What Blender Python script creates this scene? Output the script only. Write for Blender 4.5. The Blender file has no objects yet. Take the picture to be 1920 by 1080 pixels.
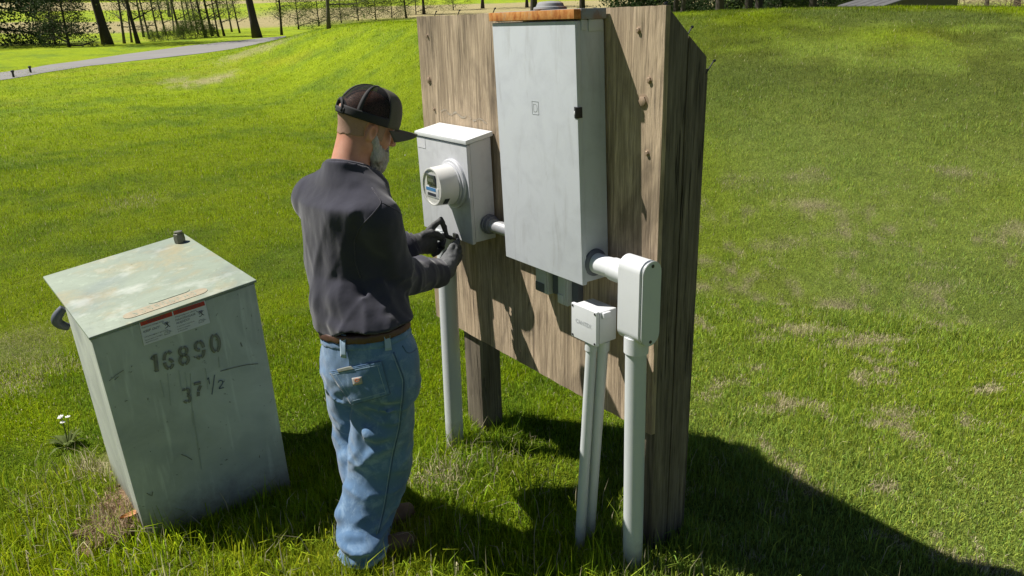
import bpy, bmesh, math, random
import numpy as np
from mathutils import Vector, Matrix
from mathutils.bvhtree import BVHTree
random.seed(7); rng = np.random.default_rng(11)
scene = bpy.context.scene; COL = scene.collection
R = math.radians
# ------------------------------------------------------------------ camera
FPX = 1430.0; CH = 1.955; TH = R(19.3); RO = math.atan(-0.031)
cF = np.array([0, math.cos(TH), -math.sin(TH)]); cR = np.array([1., 0, 0]); cU = np.cross(cR, cF)
cc, cs = math.cos(RO), math.sin(RO)
cam_d = bpy.data.cameras.new('camera'); cam = bpy.data.objects.new('camera', cam_d); COL.objects.link(cam)
X = Vector(cR*cc - cU*(-cs)); Y = Vector(cU*cc + cR*(-cs)); Z = -Vector(cF)
cam.matrix_world = Matrix(((X.x, Y.x, Z.x, 0), (X.y, Y.y, Z.y, 0), (X.z, Y.z, Z.z, CH), (0, 0, 0, 1)))
cam_d.sensor_width = 36; cam_d.lens = 36*FPX/1920; cam_d.clip_start = .05; cam_d.clip_end = 3000
scene.camera = cam
# ------------------------------------------------------------------ light
SUN_EL = 54.6; SUN_AZ = -16.0          # elevation, azimuth the light travels towards
sd = Vector((math.cos(R(SUN_EL))*math.cos(R(SUN_AZ)), math.cos(R(SUN_EL))*math.sin(R(SUN_AZ)), -math.sin(R(SUN_EL))))
ld = bpy.data.lights.new('sun', 'SUN'); ld.energy = 5.0; ld.angle = R(.5); ld.color = (1, .95, .87)
lo = bpy.data.objects.new('sun', ld); COL.objects.link(lo); lo.rotation_euler = sd.to_track_quat('-Z', 'Y').to_euler()
lo.location = (-8, 3, 12)
w = bpy.data.worlds.new('World'); scene.world = w; w.use_nodes = True
nt = w.node_tree; nt.nodes.clear()
sky = nt.nodes.new('ShaderNodeTexSky'); sky.sky_type = 'NISHITA'; sky.sun_disc = False; sky.air_density = .5; sky.dust_density = .2
sky.sun_elevation = R(SUN_EL); sky.sun_rotation = R(90) - math.atan2(-sd.y, -sd.x)
bg = nt.nodes.new('ShaderNodeBackground'); bg.inputs[1].default_value = .05
wo = nt.nodes.new('ShaderNodeOutputWorld'); nt.links.new(sky.outputs[0], bg.inputs[0]); nt.links.new(bg.outputs[0], wo.inputs[0])
scene.view_settings.view_transform = 'Standard'; scene.view_settings.look = 'None'; scene.view_settings.exposure = 0.62
scene.view_settings.gamma = 1
scene.render.engine = 'CYCLES'

# ------------------------------------------------------------------ geometry helpers
def ray(x, y):
    a = (x-960)/FPX; b = -(y-540)/FPX
    return cF + cR*(a*cc+(-b)*cs) + cU*(b*cc+a*cs)
C0 = np.array([0, 0, CH])
def gnd(x, y, z=-.08):
    d = ray(x, y); return C0 + d*((z-CH)/d[2])
def atY(x, y, Yv):
    d = ray(x, y); return C0 + d*(Yv/d[1])
# board frame: s along the board (right to left), d out of its face, z up
BP = np.array([.5015, 2.4986]); ba = R(125); BU = np.array([math.cos(ba), math.sin(ba)]); BN = np.array([-math.sin(ba), -abs(math.cos(ba))])
def W(s, d, z):
    q = BP + BU*s + BN*d; return np.array([q[0], q[1], z])
# cheap value noise
_lat = rng.random((32, 32, 32))
def vnoise(P, sc=1.0, off=0.0):
    P = np.asarray(P, float)*sc + off; i = np.floor(P).astype(int); f = P-i; f = f*f*(3-2*f); r = 0
    for dx in (0, 1):
        for dy in (0, 1):
            for dz in (0, 1):
                wgt = (f[..., 0] if dx else 1-f[..., 0])*(f[..., 1] if dy else 1-f[..., 1])*(f[..., 2] if dz else 1-f[..., 2])
                r = r + wgt*_lat[(i[..., 0]+dx) & 31, (i[..., 1]+dy) & 31, (i[..., 2]+dz) & 31]
    return r
def sstep(a, b, x):
    t = np.clip((x-a)/(b-a), 0, 1); return t*t*(3-2*t)
def tag(o, label=None, cat=None, group=None, kind=None):
    if label: o['label'] = label
    if cat: o['category'] = cat
    if group: o['group'] = group
    if kind: o['kind'] = kind
    return o
def empty(name, loc, label, cat, group=None):
    o = bpy.data.objects.new(name, None); COL.objects.link(o); o.location = tuple(loc); o.empty_display_size = .1
    return tag(o, label, cat, group)
def wloc(o):
    v = Vector((0, 0, 0))
    while o: v = v + o.location; o = o.parent
    return v
def link(name, me, mat, parent=None):
    o = bpy.data.objects.new(name, me); COL.objects.link(o)
    if mat:
        for m in (mat if isinstance(mat, (list, tuple)) else [mat]): me.materials.append(m)
    if parent: o.parent = parent
    return o
def mk(name, verts, faces, mat, parent=None, smooth=True, loc=None, solid=0):
    """world-space verts -> object whose origin is its parent's (or loc)"""
    me = bpy.data.meshes.new(name)
    off = np.array(wloc(parent)) if parent else (np.array(loc) if loc is not None else np.zeros(3))
    V = np.asarray(verts, float) - off
    me.from_pydata([tuple(v) for v in V], [], [tuple(int(i) for i in f) for f in faces]); me.update()
    if smooth: me.polygons.foreach_set('use_smooth', [True]*len(me.polygons))
    o = link(name, me, mat, parent)
    if not parent and loc is not None: o.location = tuple(loc)
    if solid:
        m = o.modifiers.new('solid', 'SOLIDIFY'); m.thickness = solid; m.offset = 1
    return o
def join(parts):
    V = []; F = []; n = 0
    for v, f in parts:
        V.append(np.asarray(v, float)); F += [[i+n for i in q] for q in f]; n += len(v)
    return np.vstack(V), F
def box8(c, bev=.003, seg=2):
    """c: 8 corners, bottom loop 0-3 then top loop 4-7"""
    bm = bmesh.new(); vs = [bm.verts.new(tuple(p)) for p in c]
    for f in ((3, 2, 1, 0), (4, 5, 6, 7), (0, 1, 5, 4), (1, 2, 6, 5), (2, 3, 7, 6), (3, 0, 4, 7)): bm.faces.new([vs[i] for i in f])
    bmesh.ops.recalc_face_normals(bm, faces=bm.faces)
    if bev: bmesh.ops.bevel(bm, geom=list(bm.edges), offset=bev, segments=seg, affect='EDGES', profile=.6)
    bm.verts.index_update(); V = np.array([v.co[:] for v in bm.verts]); F = [[v.index for v in f.verts] for f in bm.faces]; bm.free()
    return V, F
def bbox(s0, s1, d0, d1, z0, z1, bev=.003, seg=2, tilt=0, piv=None):
    pts = []
    for z in (z0, z1):
        for s, d in ((s0, d0), (s1, d0), (s1, d1), (s0, d1)):
            ss, zz = s, z
            if tilt:
                a, b = s-piv[0], z-piv[1]; ss = piv[0]+a*math.cos(tilt)-b*math.sin(tilt); zz = piv[1]+a*math.sin(tilt)+b*math.cos(tilt)
            pts.append(W(ss, d, zz))
    return box8(pts, bev, seg)
def tube(P, r, n=20, cap=True):
    P = np.asarray(P, float); m = len(P); r = np.broadcast_to(np.asarray(r, float), (m,))
    T = np.gradient(P, axis=0) if m > 2 else np.array([P[1]-P[0]]*2)
    T /= np.linalg.norm(T, axis=1)[:, None]+1e-12
    ref = np.array([0, 0, 1.]) if abs(T[0][2]) < .9 else np.array([1., 0, 0])
    a = np.cross(T[0], ref); a /= np.linalg.norm(a); V = []
    for i in range(m):
        a = a - T[i]*(a@T[i]); a /= np.linalg.norm(a); b = np.cross(T[i], a)
        for k in range(n):
            t = 2*math.pi*k/n; V.append(P[i]+r[i]*(a*math.cos(t)+b*math.sin(t)))
    F = [[i*n+k, i*n+(k+1) % n, (i+1)*n+(k+1) % n, (i+1)*n+k] for i in range(m-1) for k in range(n)]
    if cap: F += [list(range(n))[::-1], [(m-1)*n+k for k in range(n)]]
    return np.array(V), F
def lathe(c, axis, prof, n=32):
    """prof: list of (t along axis, radius)"""
    axis = np.array(axis, float); axis /= np.linalg.norm(axis); c = np.array(c, float)
    return tube([c+axis*t for t, _ in prof], [r for _, r in prof], n) if False else _lathe(c, axis, prof, n)
def _lathe(c, ax, prof, n):
    ref = np.array([0, 0, 1.]) if abs(ax[2]) < .9 else np.array([1., 0, 0])
    a = np.cross(ax, ref); a /= np.linalg.norm(a); b = np.cross(ax, a)
    V = [c+ax*t+r*(a*math.cos(2*math.pi*k/n)+b*math.sin(2*math.pi*k/n)) for t, r in prof for k in range(n)]
    m = len(prof); F = [[i*n+k, i*n+(k+1) % n, (i+1)*n+(k+1) % n, (i+1)*n+k] for i in range(m-1) for k in range(n)]
    F += [list(range(n))[::-1], [(m-1)*n+k for k in range(n)]]
    return np.array(V), F
def autosmooth(o, ang=35):
    me = o.data; bm = bmesh.new(); bm.from_mesh(me)
    for e in bm.edges:
        if len(e.link_faces) == 2 and e.calc_face_angle(0) > R(ang): e.smooth = False
    bm.to_mesh(me); bm.free(); return o
def part(name, vf, mat, parent, hard=True, **k):
    o = mk(name, vf[0], vf[1], mat, parent, **k)
    if hard: autosmooth(o)
    return o
# ---- signed distance modelling
def surf(fn, lo_, hi_, h, smooth=2):
    lo_ = np.array(lo_, float); hi_ = np.array(hi_, float); n = np.ceil((hi_-lo_)/h).astype(int)+1
    ax = [lo_[i]+h*np.arange(n[i]) for i in range(3)]
    G = np.stack(np.meshgrid(*ax, indexing='ij'), -1); D = fn(G)
    inside = D < 0; acc = np.zeros(tuple(n-1)+(3,)); cnt = np.zeros(tuple(n-1))
    quads = []
    sl = lambda a, b: slice(a, b)
    for axis in range(3):
        a = [slice(None)]*3; b = [slice(None)]*3; a[axis] = slice(0, -1); b[axis] = slice(1, None)
        d0, d1 = D[tuple(a)], D[tuple(b)]; cr = (d0 < 0) != (d1 < 0)
        idx = np.argwhere(cr); v0 = d0[cr]; v1 = d1[cr]; t = v0/(v0-v1)
        pos = lo_+h*(idx+0.0); pos[:, axis] += h*t
        o1, o2 = [k for k in range(3) if k != axis]
        cells = []
        for u_, v_ in ((0, 0), (1, 0), (1, 1), (0, 1)):
            c = idx.copy(); c[:, o1] -= u_; c[:, o2] -= v_; cells.append(c)
            ok = np.all((c >= 0) & (c < n-1), axis=1)
            np.add.at(acc, tuple(c[ok].T), pos[ok]); np.add.at(cnt, tuple(c[ok].T), 1)
        ok = np.all([np.all((c >= 0) & (c < n-1), axis=1) for c in cells], axis=0)
        q = np.stack([np.ravel_multi_index(tuple(c[ok].T), tuple(n-1)) for c in cells], 1)
        fl = (v0[ok] < 0) ^ (axis == 1); q[~fl] = q[~fl][:, ::-1]; quads.append(q)
    q = np.vstack(quads); used = np.unique(q); mp = -np.ones(cnt.size, int); mp[used] = np.arange(len(used))
    V = (acc.reshape(-1, 3)[used]/cnt.reshape(-1)[used][:, None]); F = mp[q]
    # laplacian smoothing
    e = np.vstack([F[:, [0, 1]], F[:, [1, 2]], F[:, [2, 3]], F[:, [3, 0]]])
    for _ in range(smooth):
        s = np.zeros_like(V); c = np.zeros(len(V))
        np.add.at(s, e[:, 0], V[e[:, 1]]); np.add.at(s, e[:, 1], V[e[:, 0]]); np.add.at(c, e[:, 0], 1); np.add.at(c, e[:, 1], 1)
        V = .5*V+.5*s/c[:, None]
    return V, F
def rc(P, a, b, ra, rb):
    a = np.asarray(a, float); b = np.asarray(b, float); ab = b-a
    t = np.clip(((P-a)@ab)/(ab@ab), 0, 1); return np.linalg.norm(P-a-t[..., None]*ab, axis=-1)-(ra+(rb-ra)*t)
def ell(P, c, r, M=None):
    q = P-np.asarray(c, float)
    if M is not None: q = q@M          # columns of M = local axes
    r = np.asarray(r, float); k = np.linalg.norm(q/r, axis=-1); k2 = np.linalg.norm(q/(r*r), axis=-1)+1e-9
    return k*(k-1)/k2
def smin(a, b, k=.03):
    hh = np.clip(.5+.5*(b-a)/k, 0, 1); return b*(1-hh)+a*hh-k*hh*(1-hh)
def smax(a, b, k=.03): return -smin(-a, -b, k)
def chain(P, pts, rad, k=.01):
    d = None
    for i in range(len(pts)-1):
        q = rc(P, pts[i], pts[i+1], rad[i], rad[i+1]); d = q if d is None else smin(d, q, k)
    return d

# ------------------------------------------------------------------ material helpers
def new_mat(name):
    m = bpy.data.materials.new(name); m.use_nodes = True; t = m.node_tree; t.nodes.clear()
    o = t.nodes.new('ShaderNodeOutputMaterial'); b = t.nodes.new('ShaderNodeBsdfPrincipled'); t.links.new(b.outputs[0], o.inputs[0])
    return m, t, b
def N(t, typ, **k):
    n = t.nodes.new('ShaderNode'+typ)
    for a, v in k.items():
        if a in n.inputs.keys(): n.inputs[a].default_value = v
        else: setattr(n, a, v)
    return n
def coords(t, scale=(1, 1, 1), kind='Object', rot=(0, 0, 0)):
    c = N(t, 'TexCoord'); m = N(t, 'Mapping'); m.inputs['Scale'].default_value = scale; m.inputs['Rotation'].default_value = rot
    t.links.new(c.outputs[kind], m.inputs[0]); return m.outputs[0]
def noise(t, vec, scale, detail=4, rough=.55, dist=0):
    n = N(t, 'TexNoise'); n.inputs['Scale'].default_value = scale; n.inputs['Detail'].default_value = detail
    n.inputs['Roughness'].default_value = rough; n.inputs['Distortion'].default_value = dist; t.links.new(vec, n.inputs['Vector']); return n.outputs['Fac']
def ramp(t, fac, stops):
    r = N(t, 'ValToRGB'); e = r.color_ramp.elements
    while len(e) < len(stops): e.new(.5)
    for i, (p, c) in enumerate(stops):
        e[i].position = p; e[i].color = tuple(c)+(1,) if len(c) == 3 else c
    t.links.new(fac, r.inputs[0]); return r.outputs[0]
def gray(t, fac, a, b): return ramp(t, fac, [(a, (0, 0, 0)), (b, (1, 1, 1))])
def mix(t, fac, a, b, mode='MIX'):
    m = N(t, 'MixRGB'); m.blend_type = mode
    for i, v in ((0, fac), (1, a), (2, b)):
        if isinstance(v, (int, float)): m.inputs[i].default_value = v
        elif isinstance(v, tuple): m.inputs[i].default_value = v+(1,)
        else: t.links.new(v, m.inputs[i])
    return m.outputs[0]
def mth(t, op, a, b=0.0, c=None):
    m = N(t, 'Math'); m.operation = op
    for i, v in enumerate((a, b) if c is None else (a, b, c)):
        if isinstance(v, (int, float)): m.inputs[i].default_value = v
        else: t.links.new(v, m.inputs[i])
    return m.outputs[0]
def bump(t, b, h, strength=.3, dist=.01):
    n = N(t, 'Bump'); n.inputs['Strength'].default_value = strength; n.inputs['Distance'].default_value = dist
    t.links.new(h, n.inputs['Height']); t.links.new(n.outputs[0], b.inputs['Normal'])
def setb(t, b, col, rough=.6, metal=0, spec=None):
    if isinstance(col, tuple): b.inputs['Base Color'].default_value = col+(1,)
    else: t.links.new(col, b.inputs['Base Color'])
    if isinstance(rough, (int, float)): b.inputs['Roughness'].default_value = rough
    else: t.links.new(rough, b.inputs['Roughness'])
    b.inputs['Metallic'].default_value = metal
    if spec is not None: b.inputs['Specular IOR Level'].default_value = spec
def simple(name, col, rough=.6, metal=0, var=.15, sc=20, bmp=.1, bsc=200, spec=None):
    m, t, b = new_mat(name); v = coords(t); n = noise(t, v, sc)
    c = mix(t, n, tuple(x*(1-var) for x in col), tuple(min(1, x*(1+var)) for x in col))
    setb(t, b, c, rough, metal, spec)
    if bmp: bump(t, b, noise(t, v, bsc, 2), bmp, .002)
    return m
M = {}
def mats():
    # weathered plywood / timber
    def wood(name, light, midc, dark, gs=38, stain=.5, knot=False, cr=.5):
        m, t, b = new_mat(name)
        vg = coords(t, (gs, gs, gs*.035)); vb = coords(t, (3.2, 3.2, 1.4))
        big = noise(t, vb, 1.3, 5, .6, .8)
        dist = mix(t, .12, vg, N_vec(t, vb, 1.0))
        g1 = noise(t, dist, 1.6, 7, .7, .3); g2 = noise(t, vg, 5.0, 5, .75)
        c = ramp(t, g1, [(.28, dark), (.43, midc), (.62, light), (.8, tuple(min(1, x*1.12) for x in light))])
        c = mix(t, gray(t, g2, .35, .62), mix(t, .6, c, dark), c)
        if 'ply' in name:
            wv = N(t, 'TexWave'); wv.inputs['Scale'].default_value = 5.5; wv.inputs['Distortion'].default_value = 11; wv.inputs['Detail'].default_value = 3; wv.inputs['Detail Scale'].default_value = .8; t.links.new(coords(t, (1, 1, .22)), wv.inputs['Vector'])
            c = mix(t, mth(t, 'MULTIPLY', gray(t, wv.outputs['Fac'], .15, .9), .38), c, tuple(x*.5 for x in midc))
        st = gray(t, big, .5, .72); c = mix(t, mth(t, 'MULTIPLY', st, stain), c, tuple(x*.55 for x in dark))
        pale = gray(t, noise(t, vb, 2.7, 4, .6), .5, .8); c = mix(t, mth(t, 'MULTIPLY', pale, .35), c, tuple(min(1, x*1.25) for x in light))
        vc = coords(t, (26, 26, .55)); ck = noise(t, vc, 1.0, 3, .6, .2)
        crack = ramp(t, ck, [(.0, (0, 0, 0)), (.485, (0, 0, 0)), (.5, (1, 1, 1)), (.515, (0, 0, 0))]); 
        crk = mth(t, 'MULTIPLY', crack, mth(t, 'MULTIPLY', gray(t, noise(t, vb, 2.1, 2), .5, .6), cr)); c = mix(t, crk, c, tuple(x*.25 for x in dark))
        setb(t, b, c, .88, 0, .2)
        h = mth(t, 'SUBTRACT', mth(t, 'ADD', g1, mth(t, 'MULTIPLY', g2, .6)), mth(t, 'MULTIPLY', crk, 1.5)); bump(t, b, h, .7, .006)
        return m
    def N_vec(t, v, s):
        n = N(t, 'TexNoise'); n.inputs['Scale'].default_value = s; n.inputs['Detail'].default_value = 2; t.links.new(v, n.inputs['Vector']); 
        q = N(t, 'VectorMath'); q.operation = 'SCALE'; q.inputs['Scale'].default_value = 14; t.links.new(n.outputs['Color'], q.inputs[0]); return q.outputs[0]
    M['ply'] = wood('weathered_plywood', (.71, .56, .39), (.43, .33, .225), (.12, .095, .07), 52, .9)
    M['post'] = wood('weathered_timber', (.25, .21, .16), (.155, .13, .10), (.055, .047, .038), 24, .45, cr=1)
    # grey painted steel
    def splash(t, c):
        sx = N(t, 'SeparateXYZ'); tc_ = N(t, 'NewGeometry'); t.links.new(tc_.outputs['Position'], sx.inputs[0]); nz = noise(t, coords(t), 28, 4, .7)
        hgt = mth(t, 'ADD', sx.outputs[2], mth(t, 'MULTIPLY', nz, .16)); f = N(t, 'MapRange'); f.inputs['From Min'].default_value = .17; f.inputs['From Max'].default_value = .02; f.inputs['To Min'].default_value = 0; f.inputs['To Max'].default_value = .75; t.links.new(hgt, f.inputs['Value'])
        return mix(t, f.outputs[0], c, (.15, .125, .075))
    def paint(name, col, scuff=.5, dirt=.25, rough=.45, dcol=(.2, .19, .17), ms=9):
        m, t, b = new_mat(name); v = coords(t); vs = coords(t, (9, 9, 1.6))
        n1 = noise(t, v, ms, 5, .6, .6); n2 = noise(t, vs, 2.2, 5, .65, .5); n3 = noise(t, v, 55, 3, .7)
        c = mix(t, mth(t, 'MULTIPLY', gray(t, n1, .45, .75), scuff), col, tuple(x*.78 for x in col))
        c = mix(t, mth(t, 'MULTIPLY', gray(t, n2, .55, .8), dirt), c, dcol)
        c = mix(t, mth(t, 'MULTIPLY', gray(t, n3, .62, .8), .25), c, tuple(x*.6 for x in col)); c = splash(t, c)
        setb(t, b, c, ramp(t, n1, [(.3, (rough-.08,)*3), (.7, (rough+.15,)*3)]), 0, .4); bump(t, b, n1, .08, .004)
        return m
    M['cab'] = paint('grey_cabinet_paint', (.52, .55, .59), .6, .4)
    M['meterbox'] = paint('pale_grey_box_paint', (.52, .53, .56), .9, .35)
    M['pvc'] = paint('grey_pvc', (.55, .58, .59), .2, .15, .4)
    M['pvc_light'] = paint('light_grey_pvc', (.62, .64, .66), .25, .2, .38)
    M['galv'] = paint('galvanised_steel', (.42, .43, .45), .9, .3, .4, ms=40)
    M['galv'].node_tree.nodes['Principled BSDF'].inputs['Metallic'].default_value = .5
    M['fitting'] = simple('dark_conduit_fitting', (.11, .12, .15), .5)
    M['blackmetal'] = simple('black_metal', (.02, .02, .022), .45)
    M['screw'] = simple('dark_screw', (.05, .05, .055), .4, .6)
    M['rustbolt'] = simple('rusty_bolt', (.30, .22, .15), .7, .3, .35, 90)
    # rust
    m, t, b = new_mat('rusty_steel'); v = coords(t); vs = coords(t, (26, 26, 12)); n1 = noise(t, v, 16, 6, .7); n2 = noise(t, vs, 1.5, 4, .7)
    c = ramp(t, mth(t, 'ADD', mth(t, 'MULTIPLY', n2, .5), mth(t, 'MULTIPLY', n1, .5)), [(.35, (.16, .045, .015)), (.46, (.42, .15, .035)), (.56, (.58, .29, .09)), (.68, (.50, .42, .32))])
    c = mix(t, mth(t, 'MULTIPLY', gray(t, n1, .5, .75), .6), c, (.16, .05, .02)); setb(t, b, c, .8, 0, .25); bump(t, b, n1, .3, .002); M['rust'] = m
    m, t, b = new_mat('grey_steel_with_rust_bloom'); v = coords(t); n1 = noise(t, v, 9, 6, .7)
    c = mix(t, gray(t, n1, .52, .68), (.24, .25, .26), (.22, .09, .03)); setb(t, b, c, .6); M['greyrust'] = m
    # transformer paint
    def trans(name, base, top=False):
        m, t, b = new_mat(name); v = coords(t); vs = coords(t, (14, 14, 1.1)); n1 = noise(t, v, 3.2, 6, .65, .6); n2 = noise(t, vs, 1.6, 5, .6, .3); n3 = noise(t, v, 38, 4, .7)
        c = mix(t, gray(t, n1, .35, .7), base, tuple(x*.72 for x in base))
        c = mix(t, mth(t, 'MULTIPLY', gray(t, n2, .58, .72), .35), c, tuple(min(1, x*1.6) for x in base))
        c = mix(t, mth(t, 'MULTIPLY', gray(t, n3, .66, .72), .75), c, (.07, .075, .055))
        if top:
            ru = gray(t, noise(t, v, 3.2, 7, .7, .4), .50, .74); c = mix(t, mth(t, 'MULTIPLY', ru, .65), c, (.40, .31, .15))
            n4 = noise(t, v, 70, 4, .8); c = mix(t, mth(t, 'MULTIPLY', gray(t, n4, .6, .7), .5), c, (.14, .13, .08))
            c = mix(t, mth(t, 'MULTIPLY', gray(t, noise(t, v, 6, 5, .6), .55, .7), .5), c, (.52, .55, .50))
        c = splash(t, c); n5 = noise(t, v, 2.2, 3); c = mix(t, mth(t, 'MULTIPLY', gray(t, n5, .55, .7), .35), c, (.10, .13, .17))
        setb(t, b, c, ramp(t, n1, [(.3, (.5,)*3), (.7, (.75,)*3)]), 0, .3); bump(t, b, mth(t, 'ADD', n1, mth(t, 'MULTIPLY', n3, .4)), .15, .004); return m
    M['tr'] = trans('faded_green_paint', (.50, .535, .475)); M['trtop'] = trans('weathered_green_top', (.27, .32, .25), True)
    M['stencil'] = simple('brown_stencil_paint', (.19, .195, .155), .8, var=.5, sc=40)
    M['pencil'] = simple('faded_ink', (.10, .13, .16), .8, var=.4, sc=40)
    M['streak'] = simple('pale_runoff_streak', (.36, .40, .35), .7, var=.2, sc=60)
    M['sticker'] = simple('sticker_white', (.62, .62, .66), .5, var=.06)
    M['stred'] = simple('sticker_red', (.45, .03, .02), .5, var=.1)
    M['ink'] = simple('sticker_ink', (.04, .04, .07), .6, bmp=0)
    M['concrete'] = simple('dirty_concrete', (.20, .19, .16), .9, var=.3, bmp=.5, bsc=60)
    M['brass'] = simple('tarnished_metal', (.16, .16, .13), .5, .4, .4, 80)
    # cloth
    def cloth(name, col, sc, var, extra=None, bs=.3, wr=.006):
        m, t, b = new_mat(name); v = coords(t); n1 = noise(t, v, 6, 5, .6); n2 = noise(t, v, sc, 2, .6)
        c = mix(t, gray(t, n1, .3, .7), tuple(x*(1-var) for x in col), tuple(x*(1+var) for x in col))
        c = mix(t, mth(t, 'MULTIPLY', n2, .5), c, tuple(x*.6 for x in col))
        if extra: c = mix(t, mth(t, 'MULTIPLY', gray(t, noise(t, v, 13, 5, .7, .4), .5, .7), .45), c, extra)
        setb(t, b, c, .95, 0, .08); b.inputs['Sheen Weight'].default_value = .25; b.inputs['Sheen Roughness'].default_value = .5
        w1 = noise(t, coords(t, (1, 1, .55)), 11, 3, .5, .3); h = mth(t, 'ADD', mth(t, 'MULTIPLY', w1, 3.0), mth(t, 'MULTIPLY', n2, .12)); bump(t, b, h, bs, wr); return m
    M['shirt'] = cloth('charcoal_cotton', (.041, .041, .057), 420, .22)
    M['rib'] = cloth('charcoal_rib_knit', (.05, .048, .062), 300, .2)
    M['denim'] = cloth('faded_denim', (.105, .195, .335), 520, .25, (.34, .47, .62), .4)
    M['denim_dark'] = cloth('dark_denim_seam', (.07, .13, .22), 400, .25)
    M['denim_edge'] = cloth('worn_denim_edge', (.26, .36, .47), 400, .3)
    M['leather'] = simple('brown_leather', (.075, .035, .022), .5, var=.3, sc=40)
    M['tan_leather'] = simple('worn_brown_boot', (.12, .075, .045), .7, var=.35, sc=30)
    M['sole'] = simple('boot_sole', (.17, .12, .08), .85, var=.3)
    M['glove'] = simple('dark_work_glove', (.045, .046, .048), .7, var=.5, sc=50, bmp=.4, bsc=260)
    M['glove_pale'] = simple('grey_glove_knit', (.10, .105, .11), .85, var=.3, sc=60, bmp=.4, bsc=300)
    M['capfront'] = simple('olive_cap_cloth', (.075, .072, .052), .9, var=.15, sc=90, bmp=.3, bsc=500)
    M['capblack'] = simple('black_cap_cloth', (.014, .014, .016), .8, var=.3, sc=90)
    m, t, b = new_mat('black_cap_mesh'); setb(t, b, (.018, .018, .02), .9, 0, .1)
    tr = N(t, 'BsdfTransparent'); mx = N(t, 'MixShader'); vo = N(t, 'TexVoronoi'); vo.inputs['Scale'].default_value = 420; t.links.new(coords(t), vo.inputs['Vector'])
    t.links.new(ramp(t, vo.outputs['Distance'], [(.2, (.42,)*3), (.55, (.88,)*3)]), mx.inputs[0]); t.links.new(tr.outputs[0], mx.inputs[1]); t.links.new(b.outputs[0], mx.inputs[2])
    t.links.new(mx.outputs[0], t.nodes['Material Output'].inputs[0]); M['capmesh'] = m
    m, t, b = new_mat('skin'); v = coords(t); n1 = noise(t, v, 14, 4, .6); n2 = noise(t, v, 160, 3, .6)
    c = mix(t, gray(t, n1, .35, .65), (.46, .20, .125), (.55, .28, .185)); c = mix(t, mth(t, 'MULTIPLY', n2, .3), c, (.36, .15, .10))
    setb(t, b, c, .5, 0, .4); b.inputs['Subsurface Weight'].default_value = .12; b.inputs['Subsurface Radius'].default_value = (.01, .004, .002); bump(t, b, n2, .25, .001); M['skin'] = m
    m, t, b = new_mat('grey_beard_hair'); v = coords(t, (1, 1, .3)); n1 = noise(t, v, 300, 4, .7); n2 = noise(t, coords(t), 18, 3)
    c = mix(t, n1, (.22, .205, .19), (.58, .56, .54)); c = mix(t, gray(t, n2, .45, .7), c, (.30, .25, .22)); setb(t, b, c, .8, 0, .2); bump(t, b, n1, .9, .004); M['beard'] = m
    M['stubble'] = simple('cropped_grey_hair', (.32, .19, .135), .8, var=.35, sc=300, bmp=.6, bsc=500)
    M['eye'] = simple('eye_white', (.6, .58, .55), .2, bmp=0); M['iris'] = simple('iris', (.06, .04, .03), .2, bmp=0)
    # meter
    M['white_plastic'] = simple('meter_plastic', (.62, .62, .60), .35, var=.05, bmp=0)
    M['lcd'] = simple('lcd_dark', (.03, .035, .035), .15, bmp=0)
    M['blue'] = simple('blue_print', (.04, .18, .42), .4, bmp=0)
    m, t, b = new_mat('clear_cover'); b.inputs['Roughness'].default_value = .03; setb(t, b, (1., 1., 1.), .03)
    tr = N(t, 'BsdfTransparent'); mx = N(t, 'MixShader'); lw = N(t, 'LayerWeight'); lw.inputs[0].default_value = .5; fr = N(t, 'Math'); fr.operation = 'MULTIPLY_ADD'; t.links.new(mth(t, 'POWER', lw.outputs['Facing'], 4.0), fr.inputs[0]); fr.inputs[1].default_value = .5; fr.inputs[2].default_value = .03; gl = N(t, 'BsdfGlossy'); gl.inputs['Roughness'].default_value = .03
    t.links.new(fr.outputs[0], mx.inputs[0]); t.links.new(tr.outputs[0], mx.inputs[1]); t.links.new(gl.outputs[0], mx.inputs[2]); t.links.new(mx.outputs[0], t.nodes['Material Output'].inputs[0]); M['glass'] = m
    # vegetation
    def leafm(name, attr=True, col=(.08, .14, .02), tl=.35, rough=.5):
        m, t, b = new_mat(name)
        if attr:
            a = N(t, 'Attribute'); a.attribute_name = 'tint'; c = a.outputs['Color']
        else:
            oi = N(t, 'ObjectInfo'); n = noise(t, coords(t, kind='Object'), 1.3, 3); c = mix(t, gray(t, n, .3, .7), tuple(x*.6 for x in col), tuple(x*1.35 for x in col))
            c = mix(t, mth(t, 'MULTIPLY', oi.outputs['Random'], .4), c, tuple(x*.6 for x in col))
        setb(t, b, c, rough, 0, .04); tr = N(t, 'BsdfTranslucent'); t.links.new(c, tr.inputs[0]); mx = N(t, 'MixShader'); mx.inputs[0].default_value = tl
        t.links.new(b.outputs[0], mx.inputs[1]); t.links.new(tr.outputs[0], mx.inputs[2]); t.links.new(mx.outputs[0], t.nodes['Material Output'].inputs[0]); return m
    M['blade'] = leafm('grass_blade', True, tl=.4)
    M['leaf'] = leafm('leaf', False, (.10, .14, .03)); M['leaf_dark'] = leafm('dark_leaf', False, (.04, .065, .025)); M['leaf_young'] = leafm('young_leaf', False, (.15, .19, .06))
    M['bark'] = simple('dark_bark', (.045, .036, .029), .95, var=.5, sc=9, bmp=.9, bsc=12); M['bark_grey'] = simple('grey_bark', (.10, .085, .07), .95, var=.4, sc=9, bmp=.8, bsc=12)
    M['twig'] = simple('dry_twigs', (.20, .145, .095), .95, var=.5, sc=4)
    M['slate'] = simple('grey_weathered_boards', (.09, .09, .092), .8, var=.5, sc=3)
    M['straw'] = leafm('dry_straw', False, (.36, .27, .16), .15)
    M['petal'] = simple('white_petal', (.7, .7, .66), .6, bmp=0)
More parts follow.
